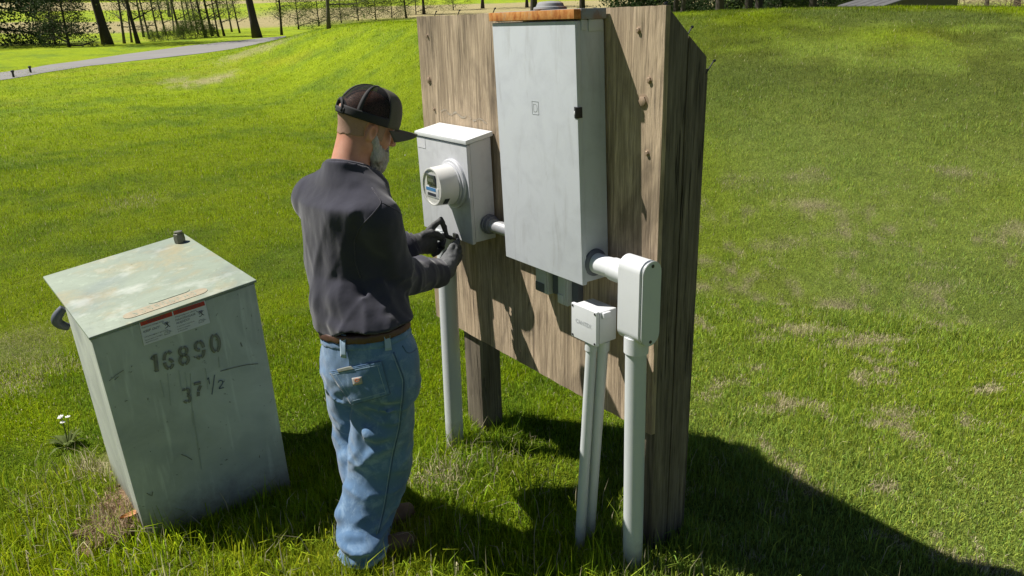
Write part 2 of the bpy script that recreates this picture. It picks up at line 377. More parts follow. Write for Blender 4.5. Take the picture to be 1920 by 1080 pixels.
    M['dryleaf'] = simple('dry_leaf', (.42, .19, .06), .7, var=.3, sc=80)
    m, t, b = new_mat('asphalt_path'); v = coords(t); n1 = noise(t, v, .5, 5); n2 = noise(t, v, 30, 3)
    setb(t, b, mix(t, n1, (.17, .165, .16), (.25, .24, .23)), .9); bump(t, b, n2, .4, .01); M['path'] = m
    m, t, b = new_mat('soil'); v = coords(t); n1 = noise(t, v, 14, 6, .7); n2 = noise(t, v, 70, 4, .7)
    setb(t, b, ramp(t, n1, [(.3, (.10, .06, .035)), (.55, (.25, .165, .10)), (.75, (.42, .31, .21))]), .95, 0, .1); bump(t, b, mth(t, 'ADD', n1, n2), .9, .02); M['soil'] = m
mats()

# ------------------------------------------------------------------ terrain
def pxaz(x): 
    d = ray(x, 60); return math.atan2(d[0], d[1])
_ax = np.array([-1.2]+[pxaz(x) for x in (0, 150, 300, 400, 530, 650, 800, 1300, 1500, 1700, 1920)]+[1.1])
_ez = np.array([0, 0, .0, .10, .45, 1.27, 2.05, 2.19, 2.10, 2.16, 2.13, 2.0, 1.6])
_ax2 = np.linspace(-1.2, 1.1, 200); _e2 = np.interp(_ax2, _ax, _ez); _k = np.ones(9)/9; _e2 = np.convolve(np.pad(_e2, 4, 'edge'), _k, 'valid')
def terr(x, y):
    x = np.asarray(x, float); y = np.asarray(y, float); r = np.hypot(x, y)+1e-6; az = np.arctan2(x, np.maximum(y, 1e-3)); az = np.where(y < 0, 1.3*np.sign(x), az)
    A = np.interp(az, _ax2, _e2)*np.where(y < 0, .5, 1)
    re_ = np.interp(az, [pxaz(400), pxaz(530), pxaz(650), pxaz(800), pxaz(1000)], [44, 42, 36, 27, 22]); start = np.interp(re_, [22, 44], [5, 20])
    m = A*sstep(start, re_, r)*(1-.85*sstep(re_+2, re_+20, r))
    base = -.08+.0205*np.maximum(r-30, 0)+.03*np.maximum(r-130, 0)
    P = np.stack([x, y, 0*x], -1)
    u = (vnoise(P, .35)-.5)*.06*sstep(4, 10, r)+(vnoise(P, .09, 5)-.5)*.25*sstep(12, 40, r)
    return base+m+u
def on_terr(px, py):
    d = ray(px, py); t = 2.0
    for _ in range(4000):
        p = C0+d*t
        if p[2] < terr(p[0], p[1]): break
        t += max(.02, t*.004)
    else: return C0+d*t
    return np.array([p[0], p[1], float(terr(p[0], p[1]))])
# dry / yellow / tan patches, from their real places on the lawn: (x, y, radius x, radius y, strength)
DRY = []
for px, py, rx, ry, s in ((1525, 385, .28, .18, .8), (1570, 570, .16, .12, .9), (1590, 400, .2, .12, .7), (1745, 500, .14, .10, .9), (1500, 620, .2, .12, .6), (1640, 640, .25, .1, .7), (1790, 320, .2, .2, .7),
                          (1470, 460, .3, .14, .45), (1760, 540, .2, .12, .5), (1510, 330, .3, .2, .5), (1590, 650, .15, .1, .6), (1680, 780, .14, .08, .6), (1395, 340, .25, .2, .5), (1905, 430, .25, .15, .7), (1430, 640, .1, .08, .5),
                          (1450, 770, .15, .08, .5), (820, 900, .15, .12, .45), (395, 150, 1.1, 1.6, .7), (215, 880, .16, .2, .8), (60, 690, .3, .4, .35), (30, 650, .4, .5, .3), (330, 152, .7, 1.0, .5), (480, 94, 2, 3, .5), (250, 380, .5, .5, .2)):
    p = on_terr(px, py); DRY.append((p[0], p[1], rx, ry, s))
def dryness(x, y):
    P = np.stack([x, y, 0*x], -1); n = vnoise(P, 5.5, 3); n2 = vnoise(P, 17, 9); v = np.zeros_like(x)
    for cx, cy, rx, ry, s in DRY:
        q = np.hypot((x-cx)/rx, (y-cy)/ry); v = np.maximum(v, s*(1-sstep(.3, 1.25, q+(n-.5)*.9+(n2-.5)*.5)))
    right = sstep(.3, 1.2, x)*(1-sstep(6, 9, y)); v = np.maximum(v, right*.75*sstep(.58, .82, n*.6+n2*.4))
    return v
def tint_at(x, y):
    """real lawn colour: fresh green, darker rye patches, blue-green, yellow-green"""
    P = np.stack([x, y, 0*x], -1); a = vnoise(P, .55, 1); b = vnoise(P, 1.9, 7); c = vnoise(P, .16, 4); d6 = vnoise(P, 6.5, 2)
    r_ = np.hypot(x, y)
    lush = np.array([.255, .345, .008]); deep = np.array([.165, .255, .018]); yel = np.array([.33, .36, .02]); blue = np.array([.280, .365, .080])
    col = lush+(deep-lush)*sstep(.42, .75, .45*a+.35*b+.2*d6)[..., None]
    col = col+(yel-col)*(.6*sstep(.5, .8, b*.5+c*.5))[..., None]
    col = col+(blue-col)*(sstep(.05, .5, x/np.maximum(r_, 1)*1.4)*.75*sstep(.25, .55, c*.4+a*.4+.1))[..., None]
    # darker lawn colour over the mound at the right, far
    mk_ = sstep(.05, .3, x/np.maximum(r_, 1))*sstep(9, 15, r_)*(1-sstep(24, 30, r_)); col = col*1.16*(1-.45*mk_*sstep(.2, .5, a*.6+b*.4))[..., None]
    return col
# ground sheet (polar grid round the viewpoint, to the horizon)
nr = 230; na = 520
rr = np.concatenate([[0], np.geomspace(.6, 900, nr-1)]); aa = np.concatenate([np.linspace(-.95, .95, 400, endpoint=False), np.linspace(.95, 2*math.pi-.95, 120, endpoint=False)])
RR, AA = np.meshgrid(rr, aa, indexing='ij'); gx = RR*np.sin(AA); gy = RR*np.cos(AA); gz = terr(gx, gy)
gV = np.stack([gx, gy, gz], -1).reshape(-1, 3)
gi = np.arange(nr*na).reshape(nr, na); q0 = gi[:-1, :]; q1 = gi[1:, :]
gF = np.stack([q0, np.roll(q0, -1, 1), np.roll(q1, -1, 1), q1], -1).reshape(-1, 4)[:, ::-1]
me = bpy.data.meshes.new('lawn'); me.from_pydata(gV.tolist(), [], gF.tolist()); me.update(); me.polygons.foreach_set('use_smooth', [True]*len(me.polygons))
ca = me.color_attributes.new('tint', 'FLOAT_COLOR', 'POINT')
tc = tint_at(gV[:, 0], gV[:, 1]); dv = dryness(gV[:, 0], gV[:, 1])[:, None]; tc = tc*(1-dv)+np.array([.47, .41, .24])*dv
grr = np.hypot(gV[:, 0], gV[:, 1])
far = sstep(14, 60, grr)[:, None]
# pale dormant fairways beyond the path
band = (vnoise(np.stack([gV[:, 0]*.3, gV[:, 1], 0*gV[:, 0]], -1), .03, 6)); fw = (sstep(85, 100, grr)*(sstep(.45, .55, band)*.85+.05))[:, None]*(1-.0*far)
tc = tc*(1-fw)+np.array([.40, .33, .19])*fw
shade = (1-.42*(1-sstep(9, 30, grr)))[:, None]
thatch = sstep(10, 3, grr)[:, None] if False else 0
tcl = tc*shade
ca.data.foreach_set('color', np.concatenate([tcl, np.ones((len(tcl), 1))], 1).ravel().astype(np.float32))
m, t, b = new_mat('lawn_turf'); a_ = N(t, 'Attribute'); a_.attribute_name = 'tint'; v = coords(t)
n1 = noise(t, v, 45, 4, .75); n2 = noise(t, v, 5, 5, .7); n3 = noise(t, v, .7, 6, .75)
c = mix(t, 1.0, a_.outputs['Color'], ramp(t, n1, [(.3, (.55,)*3), (.7, (1.35,)*3)]), 'MULTIPLY')
c = mix(t, 1.0, c, ramp(t, n2, [(.3, (.75,)*3), (.7, (1.2,)*3)]), 'MULTIPLY'); c = mix(t, 1.0, c, ramp(t, n3, [(.3, (.8, .82, .75)), (.7, (1.15, 1.12, 1.1))]), 'MULTIPLY')
setb(t, b, c, .9, 0, .1); bump(t, b, mth(t, 'ADD', n1, mth(t, 'MULTIPLY', n2, 2)), 1, .05)
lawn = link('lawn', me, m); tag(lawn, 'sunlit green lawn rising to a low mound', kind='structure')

# path
up = ((0, 137), (83, 124), (167, 112), (250, 100), (333, 89), (410, 80), (479, 73), (529, 68.5)); dn = ((0, 151), (83, 137), (167, 124), (250, 114.5), (333, 105.5), (417, 95), (479, 84), (531, 72))
L = [on_terr(*p) for p in up]; Q = [on_terr(*p) for p in dn]
L = [L[0]+(L[0]-L[1])*1.5]+L+[L[-1]+(L[-1]-L[-2])*.15]; Q = [Q[0]+(Q[0]-Q[1])*1.5]+Q+[Q[-1]+(Q[-1]-Q[-2])*.15]
V = []; F = []; nseg = 60; ts = np.linspace(0, len(L)-1, nseg); L = np.array(L); Q = np.array(Q)
for t_ in ts:
    i = min(int(t_), len(L)-2); f = t_-i; a_ = L[i]*(1-f)+L[i+1]*f; b_ = Q[i]*(1-f)+Q[i+1]*f
    for k in range(7): p = a_+(b_-a_)*k/6; V.append((p[0], p[1], float(terr(p[0], p[1]))+.018))
for i in range(nseg-1):
    for k in range(6): F.append([i*7+k, i*7+k+1, (i+1)*7+k+1, (i+1)*7+k])
tag(mk('path', V, F, M['path']), 'grey asphalt cart path crossing the lawn at the upper left', kind='structure')
for k, (px, py) in enumerate(((26, 146), (58, 137))):
    p = on_terr(px, py); e = empty('path_marker', p, 'small black marker stake at the near edge of the path, '+('left of the two' if k == 0 else 'right of the two'), 'stake', 'marker stakes by the path')
    part('stake', lathe(p+[0, 0, -.05], (0, 0, 1), [(0, .05), (.3, .05)], 8), M['blackmetal'], e); part('cap', lathe(p+[0, 0, .25], (0, 0, 1), [(0, .075), (.07, .075), (.09, .04)], 8), M['screw'], e)

# ================================================================== trees
uz_ = np.array([0, 0, 1.])
def mk_branch(P, L_, r, depth, out, tips, rs, spread=.7, up=.15, nseg=5, kids=(3, 5), droop=0, cmin=.25):
    p = np.array(P[0], float); d = np.array(P[1], float); d /= np.linalg.norm(d); pts = [p.copy()]; dirs = []
    for i in range(nseg):
        d = d+rs.normal(0, .13, 3)+uz_*(up-droop*i/nseg)*.3; d /= np.linalg.norm(d); p = p+d*L_/nseg; pts.append(p.copy()); dirs.append(d.copy())
    rad = np.linspace(r, r*.35, nseg+1); out.append(tube(pts, rad, 7 if r > .05 else 4, cap=False))
    if depth == 0 or r < .006: tips += [pts[-1], pts[-2], pts[len(pts)//2]]; return
    for k in range(rs.integers(*kids)):
        t_ = rs.uniform(cmin, 1); i = min(int(t_*nseg), nseg-1); q = pts[i]+(pts[i+1]-pts[i])*(t_*nseg-i); a = rs.uniform(0, 2*math.pi); b = np.cross(dirs[i], uz_+.01); b /= np.linalg.norm(b); c_ = np.cross(dirs[i], b)
        nd = dirs[i]*(1-spread*.5)+(b*math.cos(a)+c_*math.sin(a))*spread; mk_branch((q, nd), L_*rs.uniform(.45, .7), rad[i]*.55, depth-1, out, tips, rs, spread, up, max(3, nseg-1), kids, droop)
def leafcloud(tips, n, rad, size, rs, flat=.6):
    tips = np.array(tips); c = tips[rs.integers(0, len(tips), n)]+rs.normal(0, rad, (n, 3))*[1, 1, flat]; a = rs.normal(0, 1, (n, 3)); a /= np.linalg.norm(a, axis=1)[:, None]; b = np.cross(a, rs.normal(0, 1, (n, 3))); b /= np.linalg.norm(b, axis=1)[:, None]; s = size*rs.uniform(.5, 1.3, (n, 1))
    V = np.stack([c-a*s, c+b*s*.6, c+a*s, c-b*s*.6], 1).reshape(-1, 3); F = np.arange(4*n).reshape(n, 4); return V, F.tolist()
def proto_tree(seed, h, r, lean=(0, 0), first=.35, depth=3, leaves=2500, lsize=.12, lrad=.5, mat='leaf', bark='bark', name='tree', blen=.35, droop=0, spread=.8, nb=9, kids=(3, 5), up=.15):
    rs = np.random.default_rng(seed); out = []; n = 9; pts = []
    for i in range(n+1): t_ = i/n; pts.append(np.array([lean[0]*h*t_+.03*h*math.sin(t_*5+seed)*t_*.3, lean[1]*h*t_, h*t_-.3]))
    rad = r*(1-.75*np.linspace(0, 1, n+1)); rad[0] *= 1.35; rad[1] *= 1.02; out.append(tube(pts, rad, 12)); tips = []; br = []
    for k in range(nb):
        t_ = first+(1-first)*(k+.5)/nb; i = min(int(t_*n), n-1); q = pts[i]+(pts[i+1]-pts[i])*(t_*n-i); a = k*2.4+rs.uniform(-.4, .4); d = np.array([math.cos(a), math.sin(a), .25+.5*t_-droop*.5]); mk_branch((q, d), h*blen*(1.15-.7*t_), rad[i]*.45, depth-1, br, tips, rs, spread, up, 5, kids, droop)
    return name, join(out), join(br), (leafcloud(tips, leaves, lrad, lsize, rs) if leaves else None), mat, bark
def plant(pr, p, lb, grp=None, rz=0, sc=1, cat='tree'):
    name, tr, br, lv, mat, bark = pr; key = id(pr); e = empty(name, p, lb, cat, grp); e.rotation_euler = (0, 0, rz); e.scale = (sc, sc, sc)
    if key not in PRC:
        L_ = []
        for nm, vf, m_ in (('trunk', tr, bark), ('branches', br, bark), ('crown', lv, mat)):
            if vf is None: continue
            me = bpy.data.meshes.new(nm); me.from_pydata([tuple(v) for v in vf[0]], [], [tuple(f) for f in vf[1]]); me.update(); me.materials.append(M[m_])
            if nm != 'crown': me.polygons.foreach_set('use_smooth', [True]*len(me.polygons))
            L_.append((nm, me))
        PRC[key] = L_
    for nm, me in PRC[key]: o = bpy.data.objects.new(nm, me); COL.objects.link(o); o.parent = e
    return e
PRC = {}
big = proto_tree(3, 17, .42, (-.09, .02), .32, 4, 5200, .13, .55, 'leaf_young', 'bark', 'large_tree', .38, 0, .8, 10)
big2 = proto_tree(5, 18, .36, (.02, .0), .34, 4, 5200, .13, .55, 'leaf_young', 'bark', 'large_tree', .38, 0, .8, 10)
dark = proto_tree(9, 11, .34, (.03, 0), .10, 4, 12000, .12, .5, 'leaf_dark', 'bark', 'dark_tree', .55, .9, .85, 16)
thin = proto_tree(12, 12, .15, (-.10, .02), .14, 3, 1500, .08, .5, 'leaf_young', 'bark', 'slim_tree', .17, 0, .7, 16)
thin2 = proto_tree(14, 12, .12, (.05, .0), .12, 3, 1500, .08, .5, 'leaf_young', 'bark_grey', 'slim_tree', .17, 0, .7, 16)
young = proto_tree(21, 9, .12, (.01, 0), .06, 3, 9000, .085, .5, 'leaf', 'bark', 'young_tree', .42, .2, .9, 22, (3, 6), .0)
ever = proto_tree(25, 7, .13, (.0, 0), .05, 3, 9000, .075, .28, 'leaf_dark', 'bark', 'evergreen_tree', .30, .3, .9, 26, (3, 6), .0)
bush = proto_tree(31, 1.9, .05, (.05, 0), .02, 3, 5000, .05, .20, 'leaf', 'bark_grey', 'bush', .75, 0, .9, 16, (3, 6), .1)
bushd = proto_tree(33, 2.2, .05, (.05, 0), .02, 3, 3600, .085, .24, 'leaf_dark', 'bark_grey', 'bush', .75, 0, .9, 16, (3, 6), .1)
twig = proto_tree(37, 2.0, .04, (.1, 0), .02, 3, 0, .1, .2, None, 'twig', 'brush_heap', .9, .3, 1.0, 30, (4, 7), .05)
# left, beyond the path
for pr, px, py, lb, rz, sc in ((big, 203, 84, 'stout dark trunk leaning left, left of the slim trees beyond the path', .3, 1.0), (big, 483, 71, 'stout dark trunk leaning left beside the far end of the path', 0, .95), (thin, 528, 66, 'slim straight dark trunk just right of the far end of the path', 2.6, .9),
                       (big2, 905, 16, 'dark trunk behind the top edge of the board, left of the cabinet lid', .5, 1.0), (big2, 988, 14, 'dark trunk behind the tall cabinet lid', 1.7, .9), (big2, 795, 27, 'dark trunk just left of the board top', 2.5, .8), (thin, 762, 34, 'slim dark trunk left of the board top', 1.2, 1.1),
                       (thin2, 616, 54, 'slim young trunk standing alone above the mound flank', .4, .7), (dark, -60, 86, 'dark spreading tree with drooping boughs at the far left edge', .6, 1.2), (ever, 130, 88, 'dark green bushy evergreen between the left edge and the stout leaning trunk', .2, 1.0), (ever, 104, 84, 'smaller dark evergreen at the left, beside the bushy evergreen', 2.2, .8)):
    plant(pr, on_terr(px, py), lb, None, rz, sc)
for k_, (px, py, pr, rz, sc) in enumerate(((233, 82, thin2, 0, 1), (247, 80, thin2, 1, .8), (260, 82, thin, .2, 1.2), (281, 74, thin, 0, .7), (298, 72, thin2, 3.3, .9), (312, 66, thin, .4, .8), (338, 66, thin, .2, 1), (352, 62, thin2, 2.9, .9), (372, 64, thin, 0, .7), (386, 70, thin, .3, 1), (399, 68, thin, 1, 1), (410, 69, thin2, 3, .8), (421, 68, thin, .4, .8), (270, 70, thin, 2, .9), (326, 60, thin2, .5, .9), (362, 58, thin, .3, .9), (435, 60, thin2, 2.7, .9), (450, 62, thin, .6, .7), (318, 32, big2, 1, .8))):
    plant(pr, on_terr(px, py), 'slim dark bare trunk in the cluster of slim trees beyond the path' if pr is not big2 else 'thick trunk standing behind the cluster of slim trees', 'slim trees beyond the path' if pr is not big2 else None, rz, sc)
for k_, (px, py, sc) in enumerate(((315, 76, .6), (345, 74, .8), (368, 72, 1.1), (398, 70, .6), (290, 78, .5))):
    plant(bush, on_terr(px, py), 'low bright green bush at the foot of the slim trees', 'bushes under the slim trees', k_*1.3, sc, 'bush')
for k_, (px, py, sc) in enumerate(((560, 58, .8), (598, 52, .9), (640, 46, .8), (672, 42, .9), (705, 40, .9), (735, 37, .8), (780, 30, .9), (850, 22, .9))):
    plant(young, on_terr(px, py-3), 'pale green young tree with thin spreading boughs in the row beyond the mound', 'young trees beyond the mound', k_*1.1, sc)
# behind the mound at the right: real positions on the ground beyond the crest
def beyond(px, rdist):
    d = ray(px, 20); a = math.atan2(d[0], d[1]); x, y = rdist*math.sin(a), rdist*math.cos(a); return np.array([x, y, float(terr(x, y))])
RT = [(1000, 60, big2, .8), (1092, 62, big2, .7), (1160, 70, thin2, 1.2), (1266, 58, thin, 1.3), (1278, 60, thin2, 1.5), (1350, 56, big2, .85), (1402, 58, big2, .75), (1422, 62, big2, .8), (1465, 70, big2, .6), (1523, 55, big2, .72), (1590, 75, thin2, 1.2), (1660, 80, thin, 1.2), (1750, 72, big2, .6), (1850, 78, thin2, 1.4), (1905, 70, big2, .7)]
for k_, (px, rd, pr, sc) in enumerate(RT):
    plant(pr, beyond(px, rd), 'dark trunk in the row of trees behind the grassy mound at the right', 'trees behind the mound', k_*1.9 if pr is big2 else 1.5+k_, sc)
k_ = 0
for px in list(range(1180, 1640, 38)):
    plant(bushd, beyond(px+random.uniform(-8, 8), random.uniform(66, 84)), 'dark green undergrowth bush between the trunks behind the mound', 'undergrowth behind the mound', k_*1.3, random.uniform(1.2, 1.9), 'bush'); k_ += 1
for px in (1500, 1605, 1585): plant(bush, beyond(px, 60), 'bright green bush behind the mound, lit by the sun', 'bright bushes behind the mound', px, .9, 'bush')
for px in range(1790, 1990, 22): plant(twig, beyond(px, random.uniform(52, 60)), 'heap of brown dry brush behind the mound at the far right', 'brush heaps behind the mound', px, random.uniform(.9, 1.3), 'brush heap')
# grey weathered board walkway/roof poking over the crest
pa, pb = beyond(1655, 46), beyond(1800, 52); rf = empty('shed_roof', (pa+pb)/2, 'low grey weathered board roof showing over the crest of the mound at the right', 'roof')
za = 2.05; zb = 3.3; dirp = (pb-pa)/np.linalg.norm((pb-pa)[:2]); prp = np.array([-dirp[1], dirp[0], 0])
pa = np.array([pa[0], pa[1], za]); pb = np.array([pb[0], pb[1], zb])
part('roof', join([box8([a+prp*(k*.55)+uz_*(.02*k) + o_ for o_ in (np.zeros(3), uz_*.08) for a, k in ((pa, k0), (pb, k0), (pb, k0+.93), (pa, k0+.93))], .01) for k0 in range(5)]), M['slate'], rf)
part('wall', box8([np.array([q[0], q[1], z_])+prp*o_ for z_ in (-.5, 1) for q, o_ in ((pa, .2), (pb, .2), (pb, 2.4), (pa, 2.4))][:4]+[pa+prp*.2-uz_*.03, pb+prp*.2-uz_*.03, pb+prp*2.4, pa+prp*2.4], .01), M['bark_grey'], rf)
# distant woods that close off the view
rs = np.random.default_rng(5); V = []; n = 90000
a = rs.uniform(-.85, .85, n); lay = rs.integers(0, 3, n); r = 400+lay*30+rs.normal(0, 4, n)
hh = 22+12*vnoise(np.stack([a*40, lay*7.+0*a, 0*a], -1), 1)+4*vnoise(np.stack([a*160, lay*3.+0*a, 0*a], -1), 1); z = rs.random(n)**.8*hh
x = r*np.sin(a); y = r*np.cos(a); c = np.stack([x, y, terr(x, y)+z], 1); u1 = rs.normal(0, 1, (n, 3)); u1 /= np.linalg.norm(u1, axis=1)[:, None]; u2 = np.cross(u1, rs.normal(0, 1, (n, 3))); u2 /= np.linalg.norm(u2, axis=1)[:, None]; s = rs.uniform(.8, 2.2, (n, 1))
Vw = np.stack([c-u1*s, c+u2*s*.8, c+u1*s, c-u2*s*.8], 1).reshape(-1, 3); tag(mk('distant_woods', Vw, np.arange(4*n).reshape(n, 4), M['leaf'], smooth=False), 'distant belt of dark woods closing the view', 'woods', kind='stuff')
# trees outside the picture to the left cast the shade on the far lawn
for k_, (x, y, sc) in enumerate(((-58, 52, 1.), (-66, 66, 1.1), (-52, 78, 1.))): plant(dark, np.array([x, y, float(terr(x, y))]), 'dark spreading tree beyond the left edge of the lawn', 'trees left of the lawn', k_*1.7, sc)

# tell look-alikes apart by their order in the picture
def _px(o):
    v = np.array(o.location)-C0; k = v@cF; a2 = v@cR/k; b2 = v@cU/k; return a2*cc+b2*cs
ORD = ['leftmost', 'second from left', 'third from left', 'fourth from left', 'fifth from left', 'sixth from left', 'seventh from left', 'eighth from left', 'ninth from left', 'tenth from left', 'eleventh from left', 'twelfth from left', 'thirteenth from left', 'fourteenth from left', 'fifteenth from left', 'sixteenth from left', 'seventeenth from left', 'eighteenth from left', 'nineteenth from left', 'twentieth from left']
SH = {'slim trees beyond the path': 'slim dark trunk in the cluster beyond the path', 'bushes under the slim trees': 'low green bush under the slim trees', 'young trees beyond the mound': 'pale green young tree beyond the mound', 'trees behind the mound': 'dark trunk behind the mound', 'undergrowth behind the mound': 'dark undergrowth bush behind the mound', 'bright bushes behind the mound': 'bright sunlit bush behind the mound', 'brush heaps behind the mound': 'brown dry brush heap behind the mound', 'trees left of the lawn': 'dark spreading tree outside the lawn, far left'}
for g_, lb in SH.items():
    L_ = sorted([o for o in bpy.data.objects if o.get('group') == g_ and o.parent is None], key=_px)
    for o, w_ in zip(L_, ORD): o['label'] = lb+', '+w_

# ================================================================== backboard
G0 = -.08
board = empty('utility_backboard', W(.7, -.05, G0), 'weathered grey-brown plywood board on two thick timber posts, carrying the electrical boxes', 'backboard')
def plyboard():
    # sheet with a slightly ragged edge
    s0, s1, z0, z1 = 0.0, 1.585, .482, 1.986; n = 60; out = []
    ring = [(s, z1+.0035*(random.random()-.5)) for s in np.linspace(s0, s1, n)] + [(s1+.003*(random.random()-.5), z) for z in np.linspace(z1, z0, n)[1:]] + [(s, z0+.003*(random.random()-.5)) for s in np.linspace(s1, s0, n)[1:]] + [(s0, z) for z in np.linspace(z0, z1, n)[1:-1]]
    V = [W(s, 0, z) for s, z in ring]+[W(s, -.02, z) for s, z in ring]; m = len(ring)
    F = [list(range(m)), list(range(m, 2*m))[::-1]]+[[i, i+m, (i+1) % m+m, (i+1) % m] for i in range(m)]
    return np.array(V), F
part('plywood_panel', plyboard(), M['ply'], board)
def post(s0, s1, d0, d1, z1f, z1b, nm='post'):
    c = [W(s0, d0, -.5), W(s1, d0, -.5), W(s1, d1, -.5), W(s0, d1, -.5), W(s0, d0, z1f), W(s1, d0, z1f), W(s1, d1, z1b), W(s0, d1, z1b)]
    return box8(c, .004)
part('post', join([post(.003, .15, -.023, -.110, 1.975, 1.902), post(.0045, .15, -.1165, -.205, 1.894, 1.825)]), M['post'], board)
part('post', post(1.205, 1.35, -.023, -.145, 1.9, 1.8), M['post'], board)
part('backing_strip', bbox(.02, .14, -.232, -.208, -.4, 1.785), M['post'], board)
def bolt(s, z, r, nm='bolt', d=0, mat='rustbolt'):
    part(nm, join([lathe(W(s, d-.003, z), np.append(BN, 0), [(0, r*1.45), (.0035, r*1.45), (.004, r*1.3)], 18), lathe(W(s, d, z), np.append(BN, 0), [(0, r), (.006, r), (.008, r*.75)], 6)]), M[mat], board)
for s, z, r in ((1.502, 1.703, .014), (.088, 1.692, .017), (.116, 1.914, .008), (.061, 1.761, .009), (.061, 1.525, .008), (1.468, 1.569, .006), (1.49, 1.90, .006), (.07, .93, .009)): bolt(s, z, r)
for s, d, z, dx, r in ((.02, -.03, 1.985, (.01, .0), .006), (.01, -.1, 1.90, (0, -.03), .004), (.01, -.21, 1.79, (0, -.035), .004), (1.45, -.01, 1.985, (-.03, 0), .003), (1.25, -.01, 1.985, (-.03, 0), .003), (.98, -.01, 1.985, (-.03, 0), .003)):
    a = W(s, d, z-.02); b_ = W(s-.0+dx[0], d+dx[1], z+.018 if r < .006 else z+.006); hd = W(s+dx[0]*1.2, d+dx[1]*1.2, z+.020 if r < .006 else z+.010)
    part('nail', join([tube([a, b_], .0022 if r < .006 else .004, 8), tube([b_, hd], r*1.1, 10)]), M['screw'], board)
# caulk residue line over the meter box
Vc = []; Fc = []
for i, s in enumerate(np.linspace(1.40, 1.02, 60)):
    if random.random() < .75:
        z = 1.565+.008*math.sin(i*.4)-.02*(i/60)+.004*random.random(); hh = .002+.004*random.random(); n0 = len(Vc); ds = .0045
        Vc += [W(s-ds, .0016, z-hh), W(s+ds, .0016, z-hh*.5), W(s+ds*.6, .003, z+hh), W(s-ds, .0016, z+hh*.7)]; Fc.append([n0, n0+1, n0+2, n0+3])
part('caulk_residue', (np.array(Vc), Fc), simple('dried_caulk', (.42, .36, .28), .8), board, hard=False)

# ================================================================== tall cabinet
TL = R(2.6); PV = (.27, 1.97)        # the cabinet hangs slightly out of plumb
def Wt(s, d, z):
    a, b = s-PV[0], z-PV[1]; return W(PV[0]+a*math.cos(TL)-b*math.sin(TL)*-1*-1 if False else PV[0]+a*math.cos(TL)+b*math.sin(TL), d, PV[1]-a*math.sin(TL)*0+b*math.cos(TL))
def tb(s0, s1, d0, d1, z0, z1, bev=.003, seg=2): return box8([Wt(s, d, z) for z in (z0, z1) for s, d in ((s0, d0), (s1, d0), (s1, d1), (s0, d1))], bev, seg)
cab = empty('electrical_cabinet', W(.5, .07, 1.03), 'tall light grey steel electrical cabinet with a rusty top lid, mounted on the plywood board', 'electrical cabinet')
part('body', tb(.272, .748, .012, .118, 1.050, 1.950), M['cab'], cab)
part('door', tb(.268, .752, .1195, .141, 1.042, 1.949, .004, 3), M['cab'], cab)
part('front_lip', tb(.262, .758, .120, .150, 1.955, 1.985, .002), M['rust'], cab)
part('lid', tb(.262, .758, .008, .1185, 1.953, 1.987, .002), M['greyrust'], cab)
part('side_flange', join([tb(.2685, .2715, .02, .082, 1.915, 1.952, .001), tb(.2685, .2715, .09, .114, 1.92, 1.952, .001)]), M['cab'], cab)
part('mounting_rail', join([tb(.30, .33, .0015, .012, 1.06, 1.94, 0), tb(.69, .72, .0015, .012, 1.06, 1.94, 0)]), M['galv'], cab)
part('hub_cap', lathe(Wt(.497, .062, 1.985), (0, 0, 1), [(0, .058), (.006, .06), (.012, .058), (.014, .05), (.024, .046), (.03, .036), (.032, .01)], 36), M['greyrust'], cab)
hz = 1.655
hs = part('hasp', tb(.262, .2665, .125, .156, hz-.018, hz+.018, .0015), M['blackmetal'], cab)
part('hasp_plate', tb(.262, .284, .1415, .1435, hz-.019, hz+.019, .001), M['blackmetal'], hs)
part('lock_hole', lathe(Wt(.275, .1437, hz), np.append(BN, 0), [(0, .007), (.003, .007), (.004, .005)], 16), M['pvc_light'], hs)
# pressed emblem: square around a D
def ribbon(P, wd, fr, th=.0012):
    """closed/open polyline in 2D -> flat ribbon; fr(u, v, h) -> world"""
    P = np.array(P, float); T = np.gradient(P, axis=0); T /= np.linalg.norm(T, axis=1)[:, None]+1e-9; Nn = np.stack([-T[:, 1], T[:, 0]], 1)
    V = []; 
    wd = np.broadcast_to(wd, (len(P),))
    for p, q, w_ in zip(P, Nn, wd):
        for sg, h in ((-1, 0), (-1, th), (1, th), (1, 0)): V.append(fr(*(p+q*sg*w_/2), h))
    F = [[i*4+k, i*4+k+1, (i+1)*4+k+1, (i+1)*4+k] for i in range(len(P)-1) for k in range(3)]; F += [[0, 1, 2, 3], [(len(P)-1)*4+k for k in (3, 2, 1, 0)]]
    return np.array(V), F
def subd(P, step=.004):
    out = []
    for a, b in zip(P[:-1], P[1:]):
        a = np.array(a, float); b = np.array(b, float); n = max(1, int(np.linalg.norm(b-a)/step)); out += [a+(b-a)*i/n for i in range(n)]
    return out+[np.array(P[-1], float)]
efr = lambda u_, v_, h: Wt(.505-u_, .1405+h, 1.655+v_)
k = .019; q = .0105
em = [ribbon([(x0, y0), (x1, y1)], .0020, efr, .0013) for x0, y0, x1, y1 in ((-k, -k*1.2, k, -k*1.2), (k, -k*1.2, k, k*1.2), (k, k*1.2, -k, k*1.2), (-k, k*1.2, -k, -k*1.2))]
em += [ribbon([(x0, y0), (x1, y1)], .0018, efr, .0012) for x0, y0, x1, y1 in ((-q, -q*1.3, -q, q*1.3),)]
em += [ribbon([(-q, q*1.3), (q*.3, q*1.3), (q*.85, q*.9), (q, 0), (q*.85, -q*.9), (q*.3, -q*1.3), (-q, -q*1.3)], .0018, efr, .0012)]
part('pressed_emblem', join(em), simple('emblem_relief', (.36, .38, .40), .5), cab)

